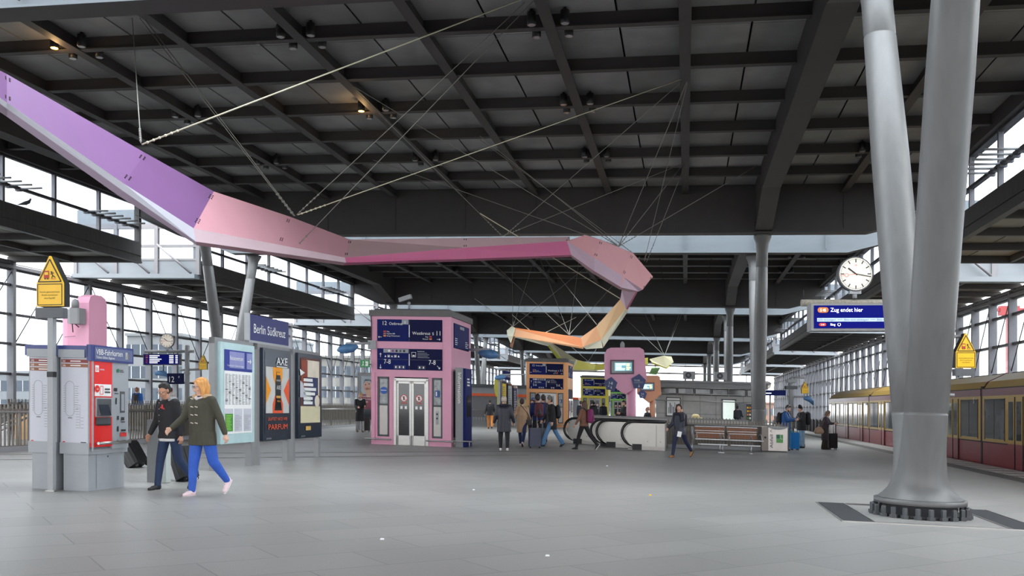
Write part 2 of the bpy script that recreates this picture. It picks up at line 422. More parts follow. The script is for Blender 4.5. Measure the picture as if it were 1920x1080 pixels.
bays = [(far[k]+.0, near[k+1] if k < 5 else VEND) for k in range(6)]+[(-14.0, near[0]), (-52.0, -20.0)]
for bi, (va, vb) in enumerate(bays):
    n = 3 if bi == 5 else 8
    dv = (vb-va)/n
    # ceiling sheets, four to a coffer
    mb = MB()
    for i in range(11):
        ua, ub = US[i], US[i+1]; um = (ua+ub)/2
        for j in range(n):
            a = va+j*dv; b = a+dv; mid = a+dv*.36
            for (p0, p1) in ((ua+.03, um-.03), (um+.03, ub-.03)):
                for (q0, q1) in ((a+.03, mid-.012), (mid+.012, b-.03)):
                    mb.box(p0, p1, q0, q1, ZT, ZT+.03, PANEL)
    struct(mb.build('ceiling', world=True))
    mb = MB(); mb.box(CL_-.3, CR+.3, va-.1, vb+.1, 12.6, 12.8, ROOFTOP); struct(mb.build('roof_deck', world=True))
    for i, u in enumerate(US):
        if i in (1, 9): continue
        mb = MB(); ibeam(mb, (u, va), (u, vb), ZB, .42, .32 if i not in (0, 11) else .5, DARKST)
        struct(mb.build('roof_beam', world=True))
    for j in range(1, n):
        v = va+j*dv; mb = MB(); ibeam(mb, (CL_, v), (CR, v), ZB+.02, .4, .24, DARKST); struct(mb.build('roof_beam', world=True))
    for j in (n,) if bi == 5 else ():
        mb = MB(); ibeam(mb, (CL_, vb), (CR, vb), ZB-.8, 1.5, .4, DARKST); struct(mb.build('roof_beam', world=True))
    # haunched box girders over the two column rows
    for u in (US[1], US[9]):
        P = [(va, ZG), (va+4.1, 10.95), (vb-4.1, 10.95), (vb, ZG), (vb, 12.7), (va, 12.7)]
        mb = MB(); mb.prism([(u-.38, v, z) for v, z in P], (.76, 0, 0), DARKST); struct(mb.build('haunched_girder', world=True))

# ------------------------------------------------------------------ clerestory, side roofs
def side(sgn, uc, uw, tagn):
    """sgn +1 right side, -1 left side; uc clerestory line, uw outer wall"""
    # prototype clerestory light (local x = inward, y along hall)
    proto = {}
    for bi, (va, vb) in enumerate(bays):
        n = 3 if bi == 5 else 8; dv = (vb-va)/n
        u_in = uc - sgn*.12; u_out = uc+sgn*.12
        # fascia below the glass, and gutter edge
        mb = MB(); a, b = sorted((uc-sgn*.2, uc+sgn*.1))
        mb.box(a, b, va-.05, vb+.05, 8.42, 9.42, FASCIA); a2, b2 = sorted((uc-sgn*.26, uc))
        mb.box(a2, b2, va-.05, vb+.05, 8.36, 8.44, FASCIA); mb.box(a2, b2, va-.05, vb+.05, 8.74, 8.76, FASCIA)
        struct(mb.build('fascia', world=True))
        # edge beam of main roof above the glass
        mb = MB(); a, b = sorted((uc-sgn*.3, uc+sgn*.3)); mb.box(a, b, va, vb, 11.5, 12.9, DARKST); struct(mb.build('edge_beam', world=True))
        key = round(dv, 3); bi_ = bi
        for j in range(n):
            r = sempty('window_%d' % (tagn+bi*10+j), H(uc, va+j*dv, 9.42))
            if key not in proto:
                fr = MB(); x0, x1 = -.09, .09
                fr.box(x0, x1, -.07, .07, 0, 2.1, FRAME); fr.box(-.03, .03, .07, .12, 0, 2.1, BLACK)
                fr.box(x0, x1, 0, dv, .78, .90, DKFRAME); fr.box(x0, x1, 0, dv, 0, .07, FRAME); fr.box(x0, x1, 0, dv, 2.0, 2.1, DKFRAME)
                gl = MB(); gl.box(-.01, .01, .1, dv, .05, 2.05, GLASS)
                f_ = fr.build('window_frame', r, shear=True); g_ = gl.build('pane', r, shear=True)
                proto[key] = (f_.data, g_.data)
            else:
                for nm, me in zip(('window_frame', 'pane'), proto[key]): link(nm, me, r)
        # side roof: sheets and beams
        mb = MB(); a, b = sorted((uc, uw)); um = (a+b)/2
        q = (b-a)/4
        for j in range(n):
            v0 = va+j*dv
            for t in range(4):
                mb.box(a+t*q+.03, a+(t+1)*q-.03, v0+.05, v0+dv*.5-.012, 8.72, 8.75, PANELS)
                mb.box(a+t*q+.03, a+(t+1)*q-.03, v0+dv*.5+.012, v0+dv-.05, 8.72, 8.75, PANELS)
        struct(mb.build('ceiling', world=True))
        mb = MB(); mb.box(a, b, va, vb, 8.95, 9.1, ROOFTOP); struct(mb.build('roof_deck', world=True))
        mb = MB()
        for j in range(n+1):
            v0 = va+j*dv; mb.box(a, b, v0-.08, v0+.08, 8.42, 8.7, DARKST)
        mb.box(um-.08, um+.08, va, vb, 8.42, 8.7, DARKST)
        struct(mb.build('ceiling_beam', world=True))
        mb = MB(); a, b = sorted((uw, uw-sgn*.3)); mb.box(a, b, va, vb, 8.3, 8.5, FRAME); struct(mb.build('edge_beam', world=True))
    # gap frames: pale beam, glass above, diagonals
    for k in range(6):
        v0, v1 = near[k]+.1, far[k]-.1
        a, b = sorted((uc-sgn*.3, uw))
        mb = MB()
        mb.box(a, b, v1-.5, v1+.1, 8.3, 8.55, GAPST); mb.box(a, b, v1-.06, v1, 8.55, 9.45, GAPST)
        for t in range(4):
            u = a+(b-a)*t/3; mb.box(u-.12, u+.12, v1-.16, v1+.06, 8.55, 11.6, FRAME)
        mb.box(a, b, v1-.1, v1+.05, 9.4, 9.52, FRAME); mb.box(a, b, v1-.1, v1+.05, 10.2, 10.35, FRAME); mb.box(a, b, v1-.1, v1+.05, 11.3, 11.6, FRAME)
        mb.box(a, b, v1+.05, v1+.4, 11.55, 12.5, GAPST)
        for t in range(3):
            u = a+(b-a)*t/3+.25; w = (b-a)/3-.5
            mb.tube((u, v1-.45, 10.3), (u+w, v1-.45, 8.6), .07, FRAME, n=8)
        struct(mb.build('gap_frame', world=True))
        mb = MB(); mb.box(a, b, v1-.03, v1-.01, 9.52, 11.3, GLASS); o = mb.build('window_%d' % (tagn+80+k), world=True); struct(o)
        # side flank of the raised gap (end wall posts)
        mb = MB(); a2, b2 = sorted((uc-sgn*.15, uc+sgn*.15))
        mb.box(a2, b2, v0-.15, v0+.05, 8.36, 11.6, FASCIA)
        mb.box(a2, b2, v0, v1, 11.6, 12.9, GAPST)
        struct(mb.build('gap_post', world=True))
        mb = MB(); mb.box(a2, b2, v0-.1, v0, 8.36, 9.4, FASCIA)
        a3, b3 = sorted((uc, uw)); mb.box(a3, b3, v0-.1, v0, 8.4, 8.95, DARKST); struct(mb.build('edge_beam', world=True))
side(+1, CR, WR, 300); side(-1, CL_, WL, 400)

# small opening bars standing off the clerestory transoms
for sgn, uc, nm in ((-1, CL_, 'left'), (1, CR, 'right')):
    for bi in range(5):
        va, vb = bays[bi]
        for q0, g0 in enumerate((vb-3.2*3.1, vb-2.2) if bi == 0 else (va+9, vb-5.5)):
            t = thing('window_opener', '%s row of grey opener bars, %s clerestory, %s roof bay' % ('farther' if q0 else 'nearer', nm, ('nearest','second','third','fourth','fifth')[bi]), 'window opener', H(uc, g0, 10.25))
            for i in range(6):
                mb = MB(); y = i*.62-2.0
                mb.tube((-sgn*.05, y, 0), (-sgn*1.15, y, 0), .045, GREYL, n=8); mb.box(-.12, .12, y-.09, y+.09, -.12, 0, FRAME)
                mb.build('opener_bar', t, shear=True)

# ------------------------------------------------------------------ outer glazed walls
def wall(sgn, uw, base, finm, tagn):
    DV = 3.269; n = 62; v_0 = 44.15-DV*14
    proto = None; TZ = [.55, 2.28, 3.93, 5.55, 7.15, 8.02]
    for j in range(n):
        v0 = v_0+j*DV
        if v0 > VEND: break
        r = sempty('window_%d' % (tagn+j), H(uw, v0, 0))
        if proto is None:
            fr = MB(); x0, x1 = sorted((0, -sgn*.42))
            fr.box(x0, x1, -.11, .11, -1.2, 8.4, finm)
            a, b = sorted((-sgn*.05, -sgn*.26))
            for z in TZ: fr.box(a, b, .11, DV-.11, z-.07, z+.07, DKFRAME)
            for z in (8.12, 8.2, 8.28, 8.36): fr.box(-.05, .05, .11, DV-.11, z-.02, z+.03, FRAME)
            fr.box(-.08, .08, .11, DV-.11, -1.2, .5, GREYP)
            gl = MB(); gl.box(-.01, .01, .11, DV-.11, .5, 8.05, GLASS)
            rd = MB(); rd.tube((-sgn*.3, .15, 8.0), (-sgn*.3, DV, 3.95), .03, DKFRAME, n=6)
            rd2 = MB(); rd2.tube((-sgn*.3, DV, 8.0), (-sgn*.3, .15, 3.95), .03, DKFRAME, n=6)
            proto = (fr.build('window_frame', r, shear=True).data, gl.build('pane', r, shear=True).data, rd.build('tie_rod', r, shear=True).data, rd2.build('tie_rod', r, shear=True).data)
            continue
        link('window_frame', proto[0], r); link('pane', proto[1], r)
        link('tie_rod', proto[2 if (j//4) % 2 == 0 else 3], r)
    # rail girder at the head of the wall
    mb = MB(); a, b = sorted((uw-sgn*.1, uw-sgn*.45)); mb.box(a, b, -5, VEND, 8.05, 8.2, FRAME); struct(mb.build('wall_%s' % ('right' if sgn > 0 else 'left'), world=True))
wall(+1, WR, 0, FRAME, 500); wall(-1, WL, 0, FRAME, 600)
# far end of the hall: open frame
mb = MB()
for u in range(-36, 18, 6): mb.box(u-.08, u+.08, VEND-.2, VEND+.2, 8.4 if -20 < u < 6 else -1, 11.7, FRAME)
for z in (8.5, 10.0): mb.box(WL, WR, VEND-.1, VEND+.1, z-.15, z+.15, FRAME)
struct(mb.build('wall_far', world=True))

# ------------------------------------------------------------------ V columns
def vcolumn(u, v, label, nearoff=None, faroff=None):
    t = thing('steel_column', label, 'column', H(u, v, 0), group=None)
    no = -2.55 if nearoff is None else nearoff; fo = 3.25 if faroff is None else faroff
    for nm, off in (('near', no), ('far', fo)):
        mb = MB(); rings = []
        for z, r in ((.24,.63),(.27,.6),(.33,.52),(.41,.44),(.52,.385),(.68,.345),(.9,.32),(1.2,.305),(1.5,.30),(1.52,.30),(1.53,.285),(1.55,.285),(1.56,.30),(3,.305),(6,.305),(8.3,.275),(8.32,.26),(8.34,.26),(8.36,.275),(9.0,.27),(9.4,.3),(9.62,.385),(9.7,.41),(ZG-.06,.41)):
            rings.append(((.0, off*(max(0, z-.28))/(ZG-.28), z), r))
        mb.path2(rings, STEEL, 32); mb.build('column_leg', t, shear=True)
    mb = MB(); mb.lathe([(.645,.19),(.645,.26),(.6,.26)], STEEL, n=40); mb.build('base_flange', t, shear=True)
    mb = MB(); mb.lathe([(.6,.0),(.6,.05),(.52,.05),(.52,.2)], DGREY, n=32); mb.build('base_drum', t, shear=True)
    b = MB()
    for i in range(24):
        a = 6.28318*i/24; b.path2([((.66*math.cos(a), .66*math.sin(a), z), r) for z, r in ((0,.06),(.05,.06),(.05,.04),(.15,.04),(.16,.03))], DGREY, 6, False)
    b.build('anchor_bolts', t, shear=True)
    return t
VROW = [47.2, 79.2, 111.2, 143.2, 175.2]
vcolumn(3.45, 14.6, 'large V-shaped grey steel column, nearest of the right row, on a floor grating', -2.65, 3.4)
ords = ['second', 'third', 'fourth', 'fifth', 'sixth']
for k, v in enumerate(VROW):
    vcolumn(3.58, v, 'grey steel V column, %s of the right row counted from the camera' % ords[k])
    vcolumn(-25.1, v, 'grey steel V column of the left row, %s from the camera' % ['first', 'second', 'third', 'fourth', 'fifth'][k])
# floor grating round the nearest column
GRT = mat('floor_grating', (88, 86, 85), .5, .3, .1)
mb = MB(); u0, u1, v0, v1 = 2.15, 4.75, 13.3, 15.9
for (a,b,c_,d_) in ((u0,u0+.42,v0,v1),(u1-.42,u1,v0,v1),(u0+.42,u1-.42,v0,v0+.12),(u0+.42,u1-.42,v1-.12,v1)):
    mb.box(a, b, c_, d_, 0, .004, GRT)
for i in range(64):
    y = v0+.02+i*.04
    for a in (u0+.02, u1-.4): mb.box(a, a+.38, y, y+.018, .004, .012, DGREY)
for (a,b,c_,d_) in ((u0-.02,u0,v0,v1),(u1,u1+.02,v0,v1),(u0,u1,v0-.02,v0),(u0,u1,v1,v1+.02),(u0+.42,u0+.44,v0,v1),(u1-.44,u1-.42,v0,v1)):
    mb.box(a, b, c_, d_, 0, .014, STAIN)
tag(mb.build('floor_grating', world=True), 'square dark metal floor grating around the foot of the large V column', 'grating')

# ------------------------------------------------------------------ ceiling spotlights
SPOTB = mat('spotlight_black', (40, 38, 38), .4, .3)
LENS = mat('spotlight_lens', (150, 150, 150), .2, .4)
LIT = mat('lit_lamp', (255, 168, 60), .4, 0, 0, emit=3)
def spot(p, lit=False, label=None):
    t = thing('ceiling_spotlight', label or 'black cylindrical spotlight, unlit, fixed beside a crossing of roof beams', 'spotlight', p, group=None if lit else 'unlit cylinder spotlights under the hall roof')
    mb = MB(); mb.lathe([(.03,.36),(.03,.42),(.05,.42)], SPOTB, n=12); mb.lathe([(.105,0),(.125,.02),(.125,.34),(.08,.37)], SPOTB, n=18); mb.build('housing', t)
    mb = MB(); mb.lathe([(.1,-.004),(.1,.01)], LIT if lit else LENS, n=18); mb.build('lens', t)
    if lit:
        l = bpy.data.lights.new('lamp', 'POINT'); l.energy = 2.5; l.color = (1, .6, .25); l.shadow_soft_size = .1
        lo = bpy.data.objects.new('lamp', l); C.objects.link(lo); lo.parent = t; lo.location = (0, 0, -.2)
    return t
seen = set(); sp0 = None
for (px, py) in ((1035,62),(1090,200),(1122,297),(568,78),(188,97),(708,210),(803,300),(378,218),(508,303),(1715,285)):
    p = G(px, py, ZB); u, v = UV(p); i = min(range(12), key=lambda q: abs(US[q]-u)); dv = (near[1]-far[0])/8
    j = round((v-far[0])/dv); v = far[0]+j*dv; u = US[i]
    if (i, j) in seen: continue
    seen.add((i, j))
    for du in (-.45, .45):
        for dw in (-.42, .42):
            P = H(u+du, v+dw, ZB-.03)
            lit = (px == 188 and du < 0 and dw < 0) or (px == 708 and du < 0 and dw < 0)
            if lit: spot(P, True, 'lit orange spotlight under the roof, upper left corner of the hall' if px == 188 else 'lit orange spotlight under the roof above the middle of the hall')
            elif sp0 is None: sp0 = spot(P)
            else: dup(sp0, P)
for bi in (1, 2):
    va, vb = bays[bi]
    for i in (3, 5, 7, 10):
        for j in (2, 4, 6):
            for du in (-.45, .45): dup(sp0, H(US[i]+du, va+(vb-va)/8*j-.42, ZB-.03))
# ------------------------------------------------------------------ hanging sculpture
def sc_mat(n, c): return mat('sculpture_'+n, c, .55, 0, .025, 1.2)
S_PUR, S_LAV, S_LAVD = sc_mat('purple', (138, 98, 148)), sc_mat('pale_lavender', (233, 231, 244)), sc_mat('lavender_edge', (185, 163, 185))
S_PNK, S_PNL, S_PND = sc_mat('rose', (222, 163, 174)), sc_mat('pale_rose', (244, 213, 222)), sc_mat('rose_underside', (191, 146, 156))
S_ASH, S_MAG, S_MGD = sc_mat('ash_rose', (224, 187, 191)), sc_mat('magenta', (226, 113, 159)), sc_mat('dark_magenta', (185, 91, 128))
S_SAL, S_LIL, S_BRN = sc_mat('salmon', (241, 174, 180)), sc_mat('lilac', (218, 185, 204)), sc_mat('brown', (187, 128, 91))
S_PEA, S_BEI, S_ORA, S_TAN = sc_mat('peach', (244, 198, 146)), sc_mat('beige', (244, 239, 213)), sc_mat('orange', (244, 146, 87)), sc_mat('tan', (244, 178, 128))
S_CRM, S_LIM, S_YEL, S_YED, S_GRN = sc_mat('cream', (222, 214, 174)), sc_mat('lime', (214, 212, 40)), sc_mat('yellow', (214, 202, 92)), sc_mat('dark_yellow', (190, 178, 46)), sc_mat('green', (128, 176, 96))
BOLT = mat('dark_rivet', (50, 30, 40), .5)
root = thing('hanging_sculpture', 'long faceted ribbon sculpture hung on wires, running from purple through pink and orange to yellow', 'sculpture', D(385, 420, 20), 0)
R0 = root.location.copy()
PTS = {}
def seg(label, A, B, YA, YB, mats, th=.9, dz=(.25, 0, .12, .45), rivets=True, cap=None):
    """A, B lists of outline points; a closed faceted tube between two joints"""
    k = len(A)
    def key(p, Y): return (round(p[0]), round(p[1]), round(Y))
    VA = [PTS.get(key(p, YA)) or D(p[0], p[1], YA+dz[i]) for i, p in enumerate(A)]
    VB = [PTS.get(key(B[0], YB)) or D(B[0][0], B[0][1], YB+dz[0])]
    O = Vector((0, 0, E))
    for i in range(1, k):
        q = PTS.get(key(B[i], YB)); de = D(B[i][0], B[i][1], YB+dz[i])
        if q is None and (i > 1 or not ('purple' in label or 'rose' in label)):
            q = D(B[i][0], B[i][1], VB[-1].y+dz[i]-dz[i-1]) if i > 1 and ('purple' in label or 'rose' in label) else de
        if q is None:
            nn = (VA[i]-VA[i-1]).cross(VB[i-1]-VA[i-1]); ray = de-O; den = nn.dot(ray); q = de
            if abs(den) > 1e-6:
                s_ = nn.dot(VA[i-1]-O)/den
                if abs((s_-1)*de.y) < 2.6: q = O+ray*s_
        VB.append(q)
    for P_, V_, Y_ in ((A, VA, YA), (B, VB, YB)):
        for p, v in zip(P_, V_): PTS[key(p, Y_)] = v
    def loop(P, Y):
        V = VA if P is A else VB
        up = D(P[0][0], P[0][1], Y+dz[0]+th)+Vector((0, 0, -.06)); lo = D(P[-1][0], P[-1][1], Y+dz[k-1]+th*.7)+Vector((0, 0, .1))
        return [v-R0 for v in V]+[lo-R0, up-R0]
    a, b = loop(A, YA), loop(B, YB); n = len(a); mb = MB()
    ms = list(mats)+[mats[-1]]*(n-len(mats))
    for i in range(n):
        j = (i+1) % n
        mb.add([a[i], a[j], b[j], b[i]], [(0,1,2,3)], ms[i] if i < k-1 else (mats[-1] if i < n-1 else mats[0]))
    mb.add(a, [tuple(range(n))], cap or mats[0]); mb.add(b, [tuple(range(n-1,-1,-1))], cap or mats[0])
    if rivets:
        for L, t0 in ((b, .06), (a, -.06)):
            d = (b[0]-a[0]).normalized()*(-.05 if L is b else .05)
            for q in (.12, .16, .2, .78, .82, .86):
                p = L[0].lerp(L[1], q)+d; m_ = (L[1]-L[0]).normalized()
                nn = (b[0]-a[0]).cross(L[1]-L[0]).normalized()
                if nn.y > 0: nn = -nn
                mb.tube(p-nn*.005, p+nn*.012, .016, BOLT, n=6)
    o = mb.build('sculpture_segment', root); o['label'] = label
    return o
J = {
 0: ([(-90,85),(-90,122),(-90,131),(-90,149)], 13.2),
 1: ([(13,139),(13,192),(13,204),(13,219)], 15),
 2: ([(273,287),(232,344),(232,359),(222,367)], 17.7),
 3: ([(401,359),(363,428),(367,453),(369,460)], 20),
 4: ([(543,406),(524,459),(526,475),(521,481)], 23.5),
 5: ([(656,449),(646.8,483),(649,492.5),(642.6,497.5)], 28),
 6: ([(872,446),(872,464.5),(874,485.5),(874,490)], 32),
 7: ([(1068,444),(1063,452),(1071,478),(1071,482)], 36),
}
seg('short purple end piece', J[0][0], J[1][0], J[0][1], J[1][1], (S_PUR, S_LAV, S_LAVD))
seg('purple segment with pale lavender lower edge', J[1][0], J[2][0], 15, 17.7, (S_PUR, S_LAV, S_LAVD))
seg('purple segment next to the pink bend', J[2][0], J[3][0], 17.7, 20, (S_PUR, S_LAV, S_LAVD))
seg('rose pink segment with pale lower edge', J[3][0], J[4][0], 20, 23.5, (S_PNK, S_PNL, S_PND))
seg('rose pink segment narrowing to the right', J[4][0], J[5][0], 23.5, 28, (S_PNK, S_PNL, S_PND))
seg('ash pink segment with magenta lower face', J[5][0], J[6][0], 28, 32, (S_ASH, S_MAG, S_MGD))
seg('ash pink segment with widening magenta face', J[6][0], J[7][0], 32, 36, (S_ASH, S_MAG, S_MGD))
P8 = [(1096,440.5),(1063,452),(1071,478),(1071,482)]; P9 = [(1187,474.5),(1167,518),(1165,539),(1160,542)]; P10 = [(1224,518),(1205,543),(1198,546.5),(1180,547.5)]
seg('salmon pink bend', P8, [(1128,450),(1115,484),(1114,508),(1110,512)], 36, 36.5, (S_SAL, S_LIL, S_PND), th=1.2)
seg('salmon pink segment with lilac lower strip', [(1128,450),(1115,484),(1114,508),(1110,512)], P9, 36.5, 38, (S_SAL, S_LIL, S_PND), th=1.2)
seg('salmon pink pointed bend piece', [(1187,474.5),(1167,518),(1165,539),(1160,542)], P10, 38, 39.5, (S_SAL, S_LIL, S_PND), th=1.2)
seg('small lilac link', [(1166,543),(1193,546),(1196,546)], [(1163,561),(1174,579),(1177,581)], 40, 42, (S_LIL, S_MGD, S_BRN), th=.6, dz=(.1, 0, .2), rivets=False)
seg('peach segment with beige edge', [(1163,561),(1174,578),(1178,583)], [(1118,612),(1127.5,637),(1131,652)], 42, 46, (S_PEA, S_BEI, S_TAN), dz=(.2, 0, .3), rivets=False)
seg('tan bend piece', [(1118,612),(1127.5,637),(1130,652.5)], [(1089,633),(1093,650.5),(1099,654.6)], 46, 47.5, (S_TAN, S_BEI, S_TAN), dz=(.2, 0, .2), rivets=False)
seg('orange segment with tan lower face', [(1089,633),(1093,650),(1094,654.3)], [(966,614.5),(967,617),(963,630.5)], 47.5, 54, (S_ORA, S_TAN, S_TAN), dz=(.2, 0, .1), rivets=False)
seg('beige pointed end piece', [(966,615),(965,622),(962,631),(958,643)], [(960,611),(950,619.5),(951,629),(956.5,642)], 54, 54.8, (S_BEI, S_BEI, S_BEI), rivets=False, th=.7)
seg('brown down-turned piece', [(966,630.5),(962,631)], [(960.5,651.5),(956.5,650)], 54.6, 55.6, (S_BRN, S_BRN), dz=(0, .1), th=1.2, rivets=False)
seg('tan segment behind the orange one', [(960,622),(963,632)], [(1036,642),(1027,649)], 56.5, 66, (S_BEI, S_TAN), dz=(0, .1), rivets=False)
seg('cream segment with lime edge', [(1036,643.5),(1030,647),(1026,648)], [(1080,673.5),(1054,673),(1047,676)], 66, 71, (S_CRM, S_LIM, S_LIM), dz=(.1, 0, .1), rivets=False)
seg('cream segment behind the lift roof', [(1080,673.5),(1054,674),(1048,677)], [(1084,675.5),(1073,695),(1062,696)], 71, 72, (S_CRM, S_LIM, S_LIM), dz=(.1, 0, .1), rivets=False)
seg('yellow segment', [(1083,675),(1074,693),(1070,695)], [(1117,683.5),(1114.5,693),(1113,696)], 72, 74, (S_YEL, S_CRM, S_CRM), dz=(.1, 0, .1), rivets=False)
seg('dark yellow segment', [(1117,683.5),(1114.5,694),(1113,696)], [(1215,670.5),(1215,683),(1214,685)], 74, 77, (S_YED, S_CRM, S_CRM), dz=(.1, 0, .1), rivets=False)
seg('cream yellow end piece', [(1218,673),(1222,679),(1222,682)], [(1243,667),(1249,689),(1250,692)], 77, 77.5, (S_CRM, S_YEL, S_YEL), dz=(.1, 0, .1), rivets=False)
seg('cream yellow pointed tip', [(1243,667),(1249,689),(1250,692)], [(1259,668.5),(1263,679),(1260,682)], 77.5, 78, (S_CRM, S_YEL, S_YEL), dz=(.1, 0, .1), rivets=False)
seg('green segment hanging below the yellow end', [(1238,689),(1222,691)], [(1231,701.5),(1217,701.5)], 80, 84, (S_GRN, S_GRN), dz=(0, .2), rivets=False)
WIRE = mat('steel_wire', (150, 148, 140), .5, .3, 0); ROPE = mat('pale_rope', (222, 216, 190), .8)
def ztop(px, py, z=11.7):
    return G(px, py, z) if py < 420 else None
def cable(x0, y0, Y0, x1, y1, Y1=None, r=.011, m=None, knot=True):
    a = D(x0, y0, Y0); b = D(x1, y1, Y1) if Y1 else G(x1, y1, 11.7)
    mb = MB(); mb.tube(a-R0, b-R0, r, m or WIRE, n=5)
    if knot:
        d = (b-a).normalized()
        for q in range(6): mb.ball(a-R0+d*(.12+q*.13), .03, m or WIRE, 6)
    o = mb.build('suspension_cable', root)
cable(264,268,17.8, 248,34, r=.012); cable(266,271,17.8, 985,-4, r=.016, m=ROPE)
cable(553,405,23.8, 270,34); cable(551,405,23.8, 262,34); cable(556,403,23.8, 985,4); cable(558,403,23.8, 1282,147, r=.013, m=ROPE)
cable(536,483,23.6, 1000,2); cable(942,443,33.5, 658,160); cable(945,443,33.5, 1282,150); cable(942,443,33.5, 1285,305, r=.01)
for x1, y1 in ((660,160),(900,255),(700,300),(1290,148),(1283,305),(1420,310)): cable(1160,462,37.5, x1, y1, r=.012)
cable(1186,474,38, 900,262, r=.01); cable(1212,492,39.2, 1286,305); cable(1208,490,39.2, 1290,150, r=.01)
cable(1163,560,42, 900,400,36, r=.02, m=ROPE); cable(1119,609,46, 1010,470,60); cable(1121,609,46, 1200,520,62)
for x1, y1 in ((900,470),(1012,484),(1085,492),(1180,500)): cable(1067,628,49, x1, y1, 64, r=.012)
for x1, y1 in ((890,560),(960,500),(1000,490),(1100,500)): cable(962,612,54.5, x1, y1, 66, r=.012)
cable(993,619,53, 960,590,62, r=.016, m=ROPE); cable(1020,625,52, 1080,595,60, r=.016, m=ROPE)
for x1, y1 in ((1160,585),(1290,560),(1210,590),(1275,585)): cable(1246,667,77.5, x1, y1, 88, r=.014)
cable(1103,678,73, 1060,640,84); cable(1103,678,73, 1140,620,84)

